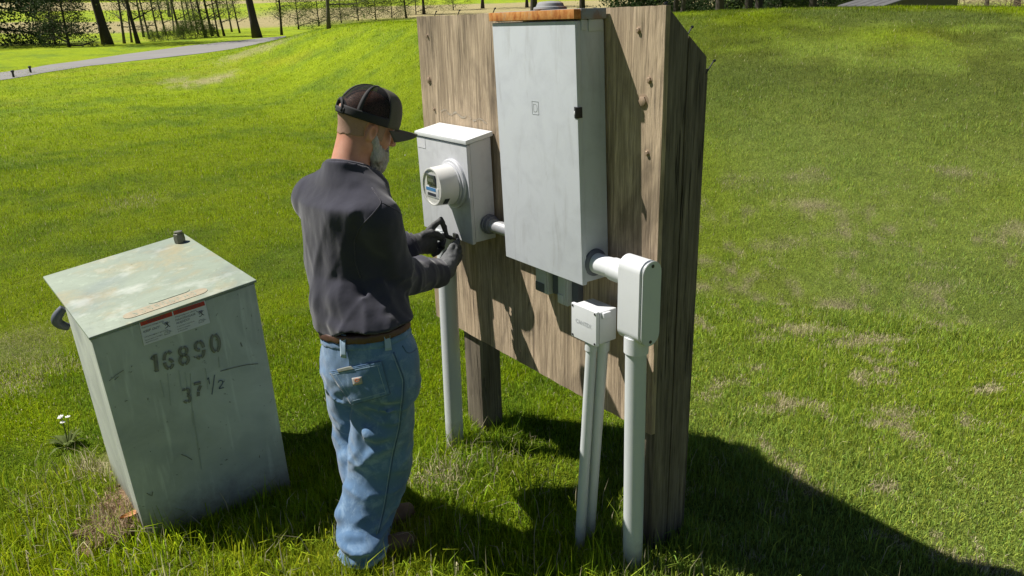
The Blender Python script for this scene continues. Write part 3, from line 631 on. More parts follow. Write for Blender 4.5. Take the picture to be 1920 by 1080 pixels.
# ================================================================== meter box
mb = empty('meter_box', W(1.18, .07, 1.04), 'squarish pale grey meter box with a round glass-fronted electric meter, left of the tall cabinet', 'meter box')
sl = lambda s, d, z: W(s+(z-1.5)*.035, d, z)
part('body', box8([sl(.985, .012, 1.045), sl(1.412, .012, 1.045), sl(1.412, .118, 1.042), sl(.985, .118, 1.042), sl(.985, .012, 1.490), sl(1.412, .012, 1.490), sl(1.412, .118, 1.470), sl(.985, .118, 1.470)], .003), M['meterbox'], mb)
part('cover', box8([sl(.982, .1195, 1.036), sl(1.415, .1195, 1.036), sl(1.415, .137, 1.034), sl(.982, .137, 1.034), sl(.982, .1195, 1.466), sl(1.415, .1195, 1.466), sl(1.415, .137, 1.464), sl(.982, .137, 1.464)], .004, 3), M['meterbox'], mb)
part('lid', box8([sl(.976, .004, 1.493), sl(1.421, .004, 1.493), sl(1.421, .143, 1.469), sl(.976, .143, 1.469), sl(.976, .004, 1.513), sl(1.421, .004, 1.513), sl(1.421, .143, 1.487), sl(.976, .143, 1.487)], .003), M['pvc_light'], mb)
part('blank_label', box8([sl(1.335, .1375, 1.415), sl(1.407, .1375, 1.415), sl(1.407, .1383, 1.415), sl(1.335, .1383, 1.415), sl(1.335, .1375, 1.458), sl(1.407, .1375, 1.458), sl(1.407, .1383, 1.458), sl(1.335, .1383, 1.458)], 0), M['sticker'], mb)
part('latch', bbox(1.085, 1.115, .138, .15, 1.036, 1.062, .003), M['blackmetal'], mb)
ax = np.append(BN, 0); mc = W(1.100, 0, 1.288)
col = part('meter_collar', lathe(mc, ax, [(.1365, .108), (.148, .108), (.152, .104), (.153, .094), (.160, .094), (.162, .09)], 56), M['meterbox'], mb)
mt_ = part('meter', lathe(mc, ax, [(.158, .086), (.163, .088), (.235, .0835), (.250, .082), (.2505, .08), (.250, .076), (.2448, .0755), (.2445, .0)], 56), M['white_plastic'], mb)
ffr = lambda u_, v_, h: mc+ax*(.2448+h)-np.append(BU, 0)*u_+np.array([0, 0, 1])*v_
def fbox(u0, u1, v0, v1, h0, h1, bev=.001): return box8([ffr(u0, v0, h0), ffr(u1, v0, h0), ffr(u1, v1, h0), ffr(u0, v1, h0), ffr(u0, v0, h1), ffr(u1, v0, h1), ffr(u1, v1, h1), ffr(u0, v1, h1)], bev)
dsp = part('display', fbox(-.034, .030, .006, .052, 0, .006), M['lcd'], mt_)
part('digits', join([fbox(-.02+i*.010, -.014+i*.010, .022, .036, .0062, .0066, 0) for i in range(4)]), simple('lcd_segments', (.16, .18, .16), .4, bmp=0), dsp)
lab = part('label', fbox(-.052, .052, -.046, -.002, 0, .002), simple('meter_label', (.55, .56, .58), .4, var=.05, bmp=0), mt_)
part('blue_band', fbox(-.052, .030, -.018, -.004, .0022, .003, 0), M['blue'], lab)
part('barcode', join([fbox(-.04+i*.0035, -.04+i*.0035+(.0022 if i % 3 else .0012), -.040, -.027, .0022, .003, 0) for i in range(20)]), M['ink'], lab)
part('side_label', box8([mc+ax*t_+.0885*(np.append(-BU, 0)*math.cos(a_)+np.array([0, 0, 1])*math.sin(a_)) for a_, t_ in ((-.95, .205), (-.95, .228), (-.55, .228), (-.55, .205))]+[mc+ax*t_+.0865*(np.append(-BU, 0)*math.cos(a_)+np.array([0, 0, 1])*math.sin(a_)) for a_, t_ in ((-.95, .205), (-.95, .228), (-.55, .228), (-.55, .205))], 0), M['lcd'], mt_)
part('clear_cover', lathe(mc, ax, [(.2455, .0745), (.252, .0742), (.262, .071), (.267, .06), (.269, .0)], 56), M['glass'], mt_)

# ================================================================== conduits
nip = empty('conduit_nipple', W(.85, .05, 1.11), 'short horizontal galvanised conduit joining the meter box to the tall cabinet', 'conduit')
part('pipe', lathe(W(.985, .05, 1.115), -np.append(BU, 0)*np.array([1, 1, 1]), [(.002, .029), (.26, .029)], 28), M['galv'], nip)
part('locknut', lathe(W(.966, .05, 1.115), -np.append(BU, 0), [(.002, .044), (.012, .044), (.014, .040), (.032, .038), (.036, .031)], 28), M['fitting'], nip)
lp = empty('vertical_conduit', W(1.185, .165, G0), 'thick grey conduit running from the meter box straight down into the grass, beside the man', 'conduit')
part('pipe', tube([W(1.182, .168, -.3), W(1.237, .12, .746), W(1.252, .105, 1.045)], .0445, 36), M['pvc'], lp)
part('collar', tube([W(1.247, .11, .98), W(1.250, .107, 1.036)], .052, 36), M['pvc'], lp)
# large service ell at the right
cb = empty('conduit_with_access_body', W(.0, .088, G0), 'thick light grey conduit with rounded access fitting at the right edge of the board', 'conduit')
part('pipe', tube([W(-.014, .088, -.3), W(.005, .086, .91)], .0375, 36), M['pvc'], cb)
part('lower_collar', tube([W(.0035, .086, .845), W(.004, .086, .905)], .0435, 36), M['pvc_light'], cb)
part('horizontal_pipe', lathe(W(.262, .078, 1.118), -np.append(BU, 0), [(.0, .0375), (.2, .0375)], 36), M['pvc_light'], cb)
part('hub_ring', lathe(W(.257, .078, 1.118), -np.append(BU, 0), [(.0, .050), (.008, .052), (.03, .050), (.034, .045), (.036, .038)], 36), M['fitting'], cb)
part('upper_collar', lathe(W(.13, .08, 1.118), -np.append(BU, 0), [(.0, .0415), (.07, .043), (.08, .044)], 36), M['pvc_light'], cb)
def stadium(s0, s1, dc, rad, z0, z1, bev, mat, nm, par):
    n = 16; ring = []
    for k_ in range(n+1): a = math.pi*k_/n; ring.append((dc+rad*math.cos(a), z1-rad+rad*math.sin(a)))
    for k_ in range(n+1): a = math.pi+math.pi*k_/n; ring.append((dc+rad*math.cos(a), z0+rad+rad*math.sin(a)))
    bm = bmesh.new(); A = [bm.verts.new(tuple(W(s0, d, z))) for d, z in ring]; B = [bm.verts.new(tuple(W(s1, d, z))) for d, z in ring]; m_ = len(ring)
    f1 = bm.faces.new(A); f2 = bm.faces.new(B[::-1])
    for i in range(m_): bm.faces.new([A[i], A[(i+1) % m_], B[(i+1) % m_], B[i]])
    bmesh.ops.recalc_face_normals(bm, faces=bm.faces)
    if bev: bmesh.ops.bevel(bm, geom=list(set(f1.edges) | set(f2.edges)), offset=bev, segments=3, affect='EDGES')
    bm.verts.index_update(); V = np.array([v.co[:] for v in bm.verts]); F = [[v.index for v in f.verts] for f in bm.faces]; bm.free()
    return part(nm, (V, F), M[mat], par)
stadium(.062, -.052, .086, .043, .888, 1.193, .006, 'pvc_light', 'access_body', cb)
stadium(-.0535, -.0565, .086, .0395, .892, 1.189, 0, 'screw', 'gasket', cb)
cv = stadium(-.0575, -.0635, .086, .043, .888, 1.193, .0015, 'pvc', 'access_cover', cb)
for z in (.904, 1.176):
    part('screw', lathe(W(-.0625, .086, z), -np.append(BU, 0), [(0, .0062), (.0025, .0062), (.003, .004)], 12), M['screw'], cv)
# junction box
jb = empty('junction_box', W(.2, .115, .84), 'small square light grey junction box with a screwed cover, under the tall cabinet', 'junction box')
ju = lambda s, d, z: W(s, d, z)
part('body', bbox(.130, .262, .062, .146, .845, .968, .005, 3), M['pvc_light'], jb)
jc = part('cover', bbox(.126, .266, .149, .163, .841, .974, .004, 3), M['pvc_light'], jb)
part('gasket', bbox(.131, .261, .145, .150, .846, .969, 0), M['screw'], jb)
for s in (.135, .257):
    for z in (.850, .965): part('screw', lathe(W(s, .1625, z), ax, [(0, .0045), (.002, .0045), (.0028, .003)], 10), M['screw'], jc)
part('side_tab', bbox(.118, .13, .10, .135, .945, .966, .002), M['pvc_light'], jb)
def text_mesh(s, size, fr, name, mat, parent, th=.0006, align='CENTER', bold=0, shear=0):
    cu = bpy.data.curves.new(name, 'FONT'); cu.body = s; cu.size = size; cu.align_x = align; cu.offset = bold; cu.shear = shear; cu.resolution_u = 3
    o = bpy.data.objects.new(name, cu); COL.objects.link(o); dg = bpy.context.evaluated_depsgraph_get(); me = bpy.data.meshes.new_from_object(o.evaluated_get(dg))
    V = [fr(v.co.x, v.co.y, th) for v in me.vertices]; F = [list(p.vertices) for p in me.polygons]
    bpy.data.objects.remove(o); bpy.data.curves.remove(cu); bpy.data.meshes.remove(me)
    return mk(name, V, F, mat, parent, smooth=False)
text_mesh('CANTEX', .022, lambda u_, v_, h: W(.197-u_, .1632+h, .905+v_), 'embossed_lettering', simple('pvc_relief', (.40, .42, .45), .5), jc, .0012)
for nm, a, b_, lb in (('thin_conduit', W(.207, .188, -.3), W(.185, .132, .845), 'slim grey conduit under the junction box, front one of the pair'), ('thin_conduit', W(.232, .115, -.3), W(.158, .100, .845), 'slim grey conduit under the junction box, rear one of the pair')):
    e = empty(nm, (a+(b_-a)*.2), lb, 'conduit', 'slim conduits under the junction box')
    part('pipe', tube([a, b_], .0205, 28), M['pvc'], e); dd = (b_-a)/np.linalg.norm(b_-a)
    part('coupling', tube([b_-dd*.042, b_-dd*.004], .0245, 28), M['pvc'], e)
# small boxes below the cabinet
for k_, (s0, s1, z0, z1, lb) in enumerate(((.548, .628, .897, 1.04, 'small dark grey outlet box under the tall cabinet, left of its twin'), (.425, .482, .882, 1.03, 'small grey outlet box under the tall cabinet with a pale plate, above the junction box'))):
    e = empty('outlet_box', W((s0+s1)/2, .03, z0), lb, 'outlet box', 'small boxes under the cabinet')
    part('box', bbox(s0, s1, .002, .05, z0, z1, .004, 3), M['pvc'], e)
    part('side_channel', bbox(s0-.04, s0-.004, .002, .03, z0+.006, z1, .003), M['fitting'], e)
    part('cover', bbox(s0+.006, s1-.006, .051, .056, z0+.006, z1-.004, .002), M['pvc'], e)
    part('plate', bbox(s0+.016, s1-.008, .057, .060, z0+.008, z0+.045, .001), M['pvc_light'] if k_ else M['fitting'], e)

# ================================================================== transformer
tA = np.array([-1.64167, 2.74281, .84688]); tB = np.array([-1.09654, 3.09736, .94256]); tD = np.array([-1.58495, 2.72143, -.08]); tC = np.array([-1.05468, 3.06052, -.08]); tv = np.array([-.60337, .75354, .01737])
tr_ = empty('pad_transformer', (-1.55, 3.25, G0), 'faded green steel transformer cabinet leaning in the grass at the left, stencilled 16890', 'transformer cabinet')
def tface(u_, v_, h=0):
    """front face: u 0..1 left-right, v 0..1 bottom-top, h metres outwards"""
    p = (tD*(1-u_)+tC*u_)*(1-v_)+(tA*(1-u_)+tB*u_)*v_; nn = np.cross(tC-tD, tA-tD); nn /= np.linalg.norm(nn); 
    return p-nn*-h if nn[1] < 0 else p-nn*h
vn = tv/np.linalg.norm(tv); up_ = (tA-tD)/np.linalg.norm(tA-tD); ex_ = (tB-tA)/np.linalg.norm(tB-tA)
def hexa(u0, u1, k0, k1, v0, v1, bev=.004, seg=2):
    """u across, k metres back along the side, v up (0..1, negative = below ground)"""
    c = []
    for v_ in (v0, v1):
        for u_, k_ in ((u0, k0), (u1, k0), (u1, k1), (u0, k1)): c.append(tface(u_, v_)+vn*k_)
    return box8(c, bev, seg)
part('door', hexa(.004, .996,   .003, .13, -.12, .985, .005, 3), M['tr'], tr_)
part('tank', hexa(.010, .990, .134, .555, -.12, .983, .004), M['tr'], tr_)
part('rear_tank', hexa(.17, .83, .56, .92, -.12, .93, .004), M['tr'], tr_)
lidp = []
for h0 in (-.012, .0):
    for a_, k_ in ((tA-ex_*.004, -.003), (tB+ex_*.006, -.003), (tB+ex_*.006, .965), (tA-ex_*.004, .965)): lidp.append(a_+vn*k_+up_*h0)
lid = part('lid', box8(lidp, .004, 3), M['trtop'], tr_)
def top(u_, k_, h=0): return tA+ex_*u_*.65+vn*k_+np.cross(ex_, vn)*h
# raised warning plates on the lid, worn illegible
def plate(u0, u1, k0, k1, h0, h1, rnd=.03):
    pts = []; n = 8
    for cx, cy, a0 in ((u1-rnd, k1-.5*(k1-k0), -90),): pass
    hh = (k1-k0)/2; 
    for k_ in range(n+1): a = R(-90+180*k_/n); pts.append((u1-hh/.65+hh/.65*math.cos(a), (k0+k1)/2+hh*math.sin(a)))
    for k_ in range(n+1): a = R(90+180*k_/n); pts.append((u0+hh/.65+hh/.65*math.cos(a), (k0+k1)/2+hh*math.sin(a)))
    m_ = len(pts); V = [top(*p, h0) for p in pts]+[top(*p, h1) for p in pts]; return np.array(V), [list(range(m_, 2*m_)), list(range(m_))[::-1]]+[[i, (i+1) % m_, (i+1) % m_+m_, i+m_] for i in range(m_)]
pl = part('raised_plate', plate(.22, .74, .045, .115, .0003, .0022), simple('rusty_plate', (.30, .26, .18), .8, var=.4, sc=30), lid)
pl2 = part('raised_plate', plate(.40, .66, .125, .175, .0003, .0022), M['trtop'], lid)
em = []
for i in range(9):
    u0 = .28+i*.045
    for st in random.sample([((0, 0), (0, 1)), ((0, 1), (1, 1)), ((1, 1), (1, 0)), ((0, .5), (1, .5)), ((0, 0), (1, 0)), ((0, 1), (1, 0))], 3):
        em.append(ribbon([(u0+p[0]*.022, .062+p[1]*.036) for p in st], .0045, lambda a_, b_, h: top(a_, b_, .0022+h), .0006))
part('worn_lettering', join(em), M['trtop'], pl)
part('padlock_bolt', join([lathe(top(.93, .84), (-.05, 0, 1), [(0, .026), (.02, .027), (.045, .025), (.048, .02)], 6), lathe(top(.93, .84)+np.array([-.002, 0, .045]), (-.05, 0, 1), [(0, .02), (.012, .021), (.014, .012)], 14)]), M['brass'], lid)
hk = tA+vn*.64-up_*.07-ex_*.03
th_ = np.linspace(0, 1, 14)
part('lifting_lug', tube([hk+ex_*(.04-.040*math.sin(math.pi*q_))-up_*(.10*q_)+vn*.02*q_ for q_ in th_], [.017+.006*math.sin(math.pi*q_) for q_ in th_], 14), M['fitting'], tr_)
# stencil digits
def tf(cx, cy, cw, chh, ang=0):
    Wd = .632; Hd = .95
    ca_, sa_ = math.cos(ang), math.sin(ang)
    return lambda u_, v_, h: tface(cx+(u_*ca_-v_*sa_)/Wd, cy+(u_*sa_+v_*ca_)/Hd, .0012+h)
def inv_face(px, py):
    # pixel on the photo -> (u, v) on the transformer's front face
    n_ = np.cross(tC-tD, tA-tD); d_ = ray(px, py); P_ = C0+d_*((n_@(tD-C0))/(n_@d_)); u_, v_ = .5, .5
    for _ in range(20):
        f0 = tface(u_, v_); J = np.array([(tface(u_+1e-4, v_)-f0)/1e-4, (tface(u_, v_+1e-4)-f0)/1e-4]).T; du = np.linalg.lstsq(J, P_-f0, rcond=None)[0]; u_ += du[0]; v_ += du[1]
    return u_, v_
def arc(cx, cy, rx, ry, a0, a1, n=12): return [(cx+rx*math.cos(R(a0+(a1-a0)*i/n)), cy+ry*math.sin(R(a0+(a1-a0)*i/n))) for i in range(n+1)]
GL = {'1': [[(.5, .05), (.5, .95)], [(.22, .72), (.42, .88)]],
      '6': [arc(.5, .5, .30, .42, 100, 172), arc(.5, .5, .30, .42, 188, 262), arc(.5, .30, .30, .22, 278, 352), arc(.5, .30, .30, .22, 10, 80), arc(.5, .64, .3, .29, 35, 82)],
      '8': [arc(.5, .73, .27, .20, 100, 260), arc(.5, .73, .27, .20, -80, 80), arc(.5, .28, .31, .23, 100, 260), arc(.5, .28, .31, .23, -80, 80)],
      '9': [arc(.5, .5, .30, .42, -80, -8), arc(.5, .5, .30, .42, 8, 82), arc(.5, .70, .30, .22, 96, 178), arc(.5, .70, .30, .22, 182, 275), arc(.5, .36, .3, .29, 215, 262)],
      '0': [arc(.5, .5, .30, .44, 100, 260), arc(.5, .5, .30, .44, -80, 80)],
      '3': [arc(.46, .73, .28, .20, -70, 80), arc(.46, .73, .28, .20, 100, 150), arc(.46, .27, .30, .22, -80, 75), arc(.46, .27, .30, .22, 205, 260)],
      '7': [[(.15, .90), (.85, .90)], [(.78, .72), (.52, .40)], [(.50, .34), (.42, .05)]], '2': [arc(.5, .7, .3, .25, -30, 170), [(.75, .56), (.2, .05)], [(.2, .05), (.85, .05)]], '/': [[(.2, 0), (.8, 1)]]}
sten = []
def digit(ch, px0, px1, wid, mat=None, lst=None, seg=.006):
    """px0: foot-left pixel, px1: head-left pixel, wid: pixel vector of the width"""
    B0 = np.array(px0, float); Uu = np.array(wid, float); Vv = np.array(px1, float)-B0
    for st in GL[ch]:
        P = [B0+Uu*x+Vv*y for x, y in subd(st, .06)]; P = [inv_face(*p) for p in P]; P = np.array(P)*[.632, .95]
        lst.append(ribbon(P, mat, lambda a_, b_, h: tface(a_/.632, b_/.95, .0008+h), .0006))
for ch, x, y in (('1', 282, 702), ('6', 305, 697), ('8', 334, 688), ('9', 364, 677), ('0', 393, 665)): digit(ch, (x, y), (x-4, y-36), (25, -6.5), .0125 if ch != '1' else .015, sten)
nA = len(sten)
for ch, x, y in (('3', 343, 757), ('7', 364, 746)): digit(ch, (x, y), (x-4, y-28), (19, -4), .012, sten)
part('stencilled_number', join(sten[:nA]), M['stencil'], tr_, hard=False); part('stencilled_number', join(sten[nA:]), M['stencil'], tr_, hard=False)
sten = []
digit('/', (395, 740), (393, 704), (12, -2), .0035, sten); digit('1', (388, 722), (386, 708), (10, -2), .0035, sten); digit('2', (408, 730), (406, 714), (14, -3), .004, sten)
part('handwritten_fraction', join(sten), M['pencil'], tr_, hard=False)
def facepoly(P, wd, lst): P = np.array([inv_face(*p) for p in subd(P, 3)])*[.632, .95]; lst.append(ribbon(P, wd, lambda a_, b_, h: tface(a_/.632, b_/.95, .0006+h), .0005))
scr = []; facepoly([(413, 696), (425, 693), (440, 689), (462, 684), (484, 682)], .003, scr); facepoly([(451, 642), (454, 650)], .004, scr); facepoly([(205, 714), (218, 703), (232, 694)], .002, scr); facepoly([(215, 712), (222, 706)], .003, scr); facepoly([(340, 852), (352, 857), (360, 862)], .0035, scr); facepoly([(275, 925), (285, 930), (286, 922)], .003, scr)
for _ in range(38):
    x, y = random.uniform(210, 520), random.uniform(560, 940); u_, v_ = inv_face(x, y)
    if .03 < u_ < .97 and .05 < v_ < .93: 
        l_ = random.uniform(1, 4); a_ = random.uniform(0, 6); facepoly([(x, y), (x+l_*math.cos(a_), y+l_*math.sin(a_)), (x+l_*math.cos(a_)*1.3+.5, y+l_*math.sin(a_)*1.4)], random.uniform(.0012, .004), scr)
part('scratches', join(scr), M['stencil'], tr_, hard=False)
stk = []
for x0, y0, x1, y1, w_ in ((357, 700, 362, 800, .0025), (362, 770, 378, 880, .003), (314, 700, 320, 760, .002), (335, 695, 342, 740, .002), (301, 712, 308, 745, .002), (385, 690, 390, 730, .002), (410, 668, 412, 690, .0018), (347, 698, 352, 735, .002)): facepoly([(x0, y0), ((x0+x1)/2, (y0+y1)/2), (x1, y1)], w_, stk)
part('runoff_streaks', join(stk), M['streak'], tr_, hard=False)
# warning sticker
SP = [inv_face(*p) for p in ((270, 648), (394, 605), (384, 563), (260, 603))]   # BL BR TR TL
SP = [np.array(p) for p in SP]
def stf(a_, b_, h=0): q_ = (SP[0]*(1-a_)+SP[1]*a_)*(1-b_)+(SP[3]*(1-a_)+SP[2]*a_)*b_; return tface(q_[0], q_[1], .0014+h)
def sbox(a0, a1, b0, b1, h0, h1): return box8([stf(a, b, h0) for a, b in ((a0, b0), (a1, b0), (a1, b1), (a0, b1))]+[stf(a, b, h1) for a, b in ((a0, b0), (a1, b0), (a1, b1), (a0, b1))], 0)
stick = part('warning_sticker', sbox(0, 1, 0, 1, -.001, .0), M['sticker'], tr_)
part('red_band', join([sbox(.015, .485, .80, .98, .0003, .0008), sbox(.505, .985, .80, .98, .0003, .0008)]), M['stred'], stick)
SWm = .262; SHm = .105
sfr = lambda a0, b0: (lambda u_, v_, h: stf(a0+u_/SWm, b0+v_/SHm, h))
text_mesh('WARNING', .015, sfr(.25, .85), 'heading', M['ink'], stick, .0011); text_mesh('ADVERTENCIA', .014, sfr(.745, .85), 'heading', M['ink'], stick, .0011)
for s_, a0, b0, sz, al in (('Hazardous voltage inside', .02, .69, .0085, 'LEFT'), ('Voltaje peligroso adentro', .51, .69, .0085, 'LEFT'), ('KEEP OUT!', .03, .50, .0135, 'LEFT'), ('MANTÉNGASE', .51, .54, .0125, 'LEFT'), ('ALEJADO!', .51, .41, .0125, 'LEFT'),
                           ('Call before digging or approaching', .03, .30, .0065, 'LEFT'), ('Report open or damaged', .03, .17, .0065, 'LEFT'), ('equipment at once', .03, .08, .0065, 'LEFT'), ('Si encuentra la caja abierta', .51, .28, .0065, 'LEFT'), ('llame a la compañía', .51, .17, .0065, 'LEFT'), ('de electricidad', .51, .08, .0065, 'LEFT')):
    text_mesh(s_, sz, sfr(a0, b0), 'warning_text', M['ink'], stick, .0009, al)
pg = []
for a0 in (.37, .89):
    fr_ = sfr(a0, .52)
    for P, wd in (([(-.004, .012), (.004, .004), (.006, -.006)], .004), ([(.004, .004), (.014, .010)], .002), ([(.004, .003), (-.006, -.001)], .002), ([(.006, -.006), (-.002, -.012), (-.008, -.012)], .0025), ([(.006, -.006), (.012, -.012)], .0025), ([(-.014, .014), (-.006, .010), (-.009, .006), (.0, .004)], .002), ([(.003, .010), (.007, .011)], .005)): pg.append(ribbon(P, wd, lambda a_, b_, h, f=fr_: f(a_, b_, .0006+h), .0003))
    fr2 = sfr(a0-.01, .2)
    pg += [ribbon(P, .001, lambda a_, b_, h, f=fr2: f(a_, b_, .0006+h), .0003) for P in ([(-.012, -.006), (.008, -.006)], [(.008, -.006), (.012, .006)], [(.012, .006), (-.008, .006)], [(-.008, .006), (-.012, -.006)], [(-.004, 0), (.018, .001)])]
part('pictogram', join(pg), M['ink'], stick, hard=False)
# concrete pad edge under the transformer
pad = hexa(-.03, 1.03, -.03, 1.0, -.22, -.02, .01); tag(mk('concrete_pad', pad[0], pad[1], M['concrete'], loc=(-1.55, 3.25, -.12)), 'dirty concrete pad mostly buried under the green transformer cabinet', 'pad')

# ================================================================== the man
FA = R(56); fw_ = np.array([math.cos(FA), math.sin(FA), 0]); rt_ = np.array([fw_[1], -fw_[0], 0]); uz = np.array([0, 0, 1.])
pel = atY(692, 655, 2.70); chest = atY(648, 425, 2.80); neckb = atY(655, 318, 2.84); headc = atY(688, 238, 2.90)
shR = atY(706, 412, 2.69); shL = atY(592, 374, 2.93)
elR = atY(730, 520, 2.78); wrR = atY(822, 512, 3.08)
elL = atY(690, 500, 3.12); wrL = atY(775, 458, 3.18)
hipR = atY(722, 676, 2.66); hipL = atY(656, 668, 2.80)
knR = atY(714, 842, 2.70); BD = np.array([math.cos(R(21)), math.sin(R(21)), 0]); bR = gnd(641, 1064)+BD*.088; anR = bR+uz*.075; bL = gnd(690, 1012)+BD*.02
cfR = atY(705, 904, 2.68); cf2 = atY(684, 966, 2.63); knL = atY(674, 812, 2.88); anL = bL+uz*.08
print('MAN pel', pel.round(2), 'chest', chest.round(2), 'neck', neckb.round(2), 'head', headc.round(2), 'ankle', anR.round(2), anL.round(2), 'el', elR.round(2), 'wr', wrR.round(2), 'sh', shR.round(2), shL.round(2), 'armlen', np.linalg.norm(shR-elR).round(2), np.linalg.norm(elR-wrR).round(2), np.linalg.norm(shL-elL).round(2), np.linalg.norm(elL-wrL).round(2))
man = empty('person', (anR[0], anR[1]+.08, G0), 'man in dark shirt, faded jeans and mesh-backed cap, working under the meter box', 'person')
# head frame
ha = R(29); hp = R(-21)
hf0 = np.array([math.cos(ha), math.sin(ha), 0]); HXr = np.array([hf0[1], -hf0[0], 0]); HF = hf0*math.cos(hp)+uz*math.sin(hp); HU = np.cross(HXr, HF)
roll = R(4); HXr, HU = HXr*math.cos(roll)-HU*math.sin(roll), HU*math.cos(roll)+HXr*math.sin(roll)
HM = np.stack([HXr, HF, HU], 1); HC = headc
def hl(x, y, z): return HC+HM@np.array([x, y, z])
S = 1.08
def head_sdf(P):
    Q = (P-HC)@HM/S; x = np.abs(Q[..., 0]); Qs = np.stack([x, Q[..., 1], Q[..., 2]], -1)
    d = ell(Qs, (0, -.012, .035), (.076, .098, .088))
    d = smin(d, ell(Qs, (0, .018, -.035), (.060, .070, .085)), .04)
    d = smin(d, rc(Qs, (.052, .0, -.055), (.012, .070, -.098), .020, .018), .03)         # jaw
    d = smin(d, ell(Qs, (.038, .058, -.030), (.020, .018, .020)), .025)                  # cheek
    d = smin(d, rc(Qs, (.012, .084, .018), (.045, .068, .014), .010, .009), .012)      # brow
    d = smax(d, -ell(Qs, (.032, .092, .000), (.018, .014, .012)), .012)                # socket
    d = smin(d, ell(Qs, (.031, .074, .000), (.0125, .0125, .0125)), .003)
    d = smin(d, rc(Qs, (0, .086, .008), (0, .108, -.030), .008, .012), .010)            # nose
    d = smin(d, ell(Qs, (.012, .096, -.034), (.008, .011, .008)), .006)
    d = smin(d, ell(Qs, (0, .086, -.060), (.024, .010, .006)), .006); d = smin(d, ell(Qs, (0, .086, -.071), (.020, .010, .006)), .006)
    # ears
    ea = ell(Qs, (.078, -.008, -.010), (.009, .0175, .030)); ea = smax(ea, -ell(Qs, (.087, -.003, -.006), (.0085, .0105, .020)), .003); ea = smin(ea, rc(Qs, (.080, .004, .004), (.080, .006, -.012), .005, .005), .004)
    d = smin(d, ea, .006)*S
    # neck
    d = smin(d, rc(P, hl(0, -.035, -.05), neckb+fw_*-.008, .063, .068), .035)
    d = smin(d, rc(P, hl(.04, -.03, -.07), neckb+rt_*.05+fw_*.03, .018, .016), .02)
    d = smin(d, rc(P, neckb-uz*.02, chest+uz*.12, .062, .11), .03)
    d = smin(d, rc(P, chest+uz*.1, pel+uz*.05, .115, .115), .05)
    for a, b_, c_, h_ in ((shR, elR, wrR, 1), (shL, elL, wrL, 1)): d = smin(d, rc(P, neckb-uz*.08, a, .05, .045), .04); d = smin(d, rc(P, a, b_, .045, .04), .03); d = smin(d, rc(P, b_, c_, .038, .028), .02)
    for a, b_, c_ in ((hipR, knR, anR), (hipL, knL, anL)): d = smin(d, rc(P, a, b_, .075, .05), .04); d = smin(d, rc(P, b_, c_, .048, .038), .02)
    return d
for sx in (-1, 1):
    e_ = hl(sx*.031*S, .0775*S, 0); 
    ey = part('eye', _lathe(e_-HF*.006, HF, [(0, .011), (.006, .011), (.011, .008), (.0135, .003)], 16), M['eye'], man, hard=False)
    part('iris', _lathe(e_+HF*.0062, HF, [(0, .005), (.0016, .004)], 12), M['iris'], ey)
def beard(P):
    Q = (P-HC)@HM/S; x = np.abs(Q[..., 0]); Qs = np.stack([x, Q[..., 1], Q[..., 2]], -1)
    d = rc(Qs, (.063, .018, -.035), (.052, .042, -.085), .016, .020); d = smin(d, rc(Qs, (.052, .042, -.085), (.0, .078, -.112), .022, .026), .02)
    d = smin(d, rc(Qs, (.0, .076, -.105), (.0, .068, -.158), .026, .015), .02); d = smin(d, rc(Qs, (.066, .014, -.005), (.063, .018, -.045), .006, .014), .012)
    d = smin(d, rc(Qs, (.0, .094, -.050), (.030, .080, -.066), .007, .009), .01); d = smin(d, rc(Qs, (.040, .05, -.06), (.02, .078, -.085), .018, .018), .02)
    d = smin(d, rc(Qs, (.0, .068, -.13), (.03, .045, -.125), .018, .016), .03)
    return d*S+(vnoise(P, 70)-.5)*.005+(vnoise(P*np.array([1, 1, .35]), 260)-.5)*.008
part('beard', surf(beard, HC-.21, HC+.16, .0035, 0), M['beard'], man, hard=False)
def stub(P):
    Q = (P-HC)@HM; d = head_sdf(P)-.0022; zz = Q[..., 2]; yy = Q[..., 1]; ax_ = np.abs(Q[..., 0])
    d = smax(d, -(zz+.030+.25*np.maximum(-yy-.02, 0)+(vnoise(P, 60)-.5)*.01), .002); d = smax(d, yy-.045-(vnoise(P, 80)-.5)*.008, .002); d = np.maximum(d, zz-.055)
    d = smax(d, -(ell(Q, (.082*S, -.008*S, -.010), (.022, .030, .044))), .001); d = smax(d, -(ell(Q, (-.082*S, -.008*S, -.010), (.022, .030, .044))), .001); return d
part('hair', surf(stub, HC-.15, HC+.15, .004, 0), M['stubble'], man, hard=False)
# ---- cap
cap = empty('cap', HC, None, None); cap.parent = man; cap.location = tuple(np.array(HC)-np.array(man.location))
CRx, CRy, CRz = .089*S, .112*S, .112*S
def capp(a, e, off=0):
    """a azimuth from the right side round to the front (deg), e elevation"""
    ra, re = R(a), R(e); k_ = 1+off
    fr_ = max(0, math.sin(ra)); zup = .018*fr_*math.cos(re)*max(0, math.sin(2*re))*1.2
    return hl(CRx*k_*math.cos(re)**.85*math.cos(ra), -.004+CRy*k_*math.cos(re)**.85*math.sin(ra)+.0, .040+CRz*k_*math.sin(re)*.93+zup)
def cshell(a0, a1, e0, e1, na_, ne_, off=0, skip=None):
    V = []; F = []
    for i in range(na_+1):
        for j in range(ne_+1): V.append(capp(a0+(a1-a0)*i/na_, e0+(e1-e0)*j/ne_, off))
    for i in range(na_):
        for j in range(ne_):
            if skip and skip(a0+(a1-a0)*(i+.5)/na_, e0+(e1-e0)*(j+.5)/ne_): continue
            F.append([i*(ne_+1)+j, (i+1)*(ne_+1)+j, (i+1)*(ne_+1)+j+1, i*(ne_+1)+j+1])
    return np.array(V), F
hole = lambda a, e: ((a-270)/18)**2+((e+2)/17)**2 < 1
E0 = -8
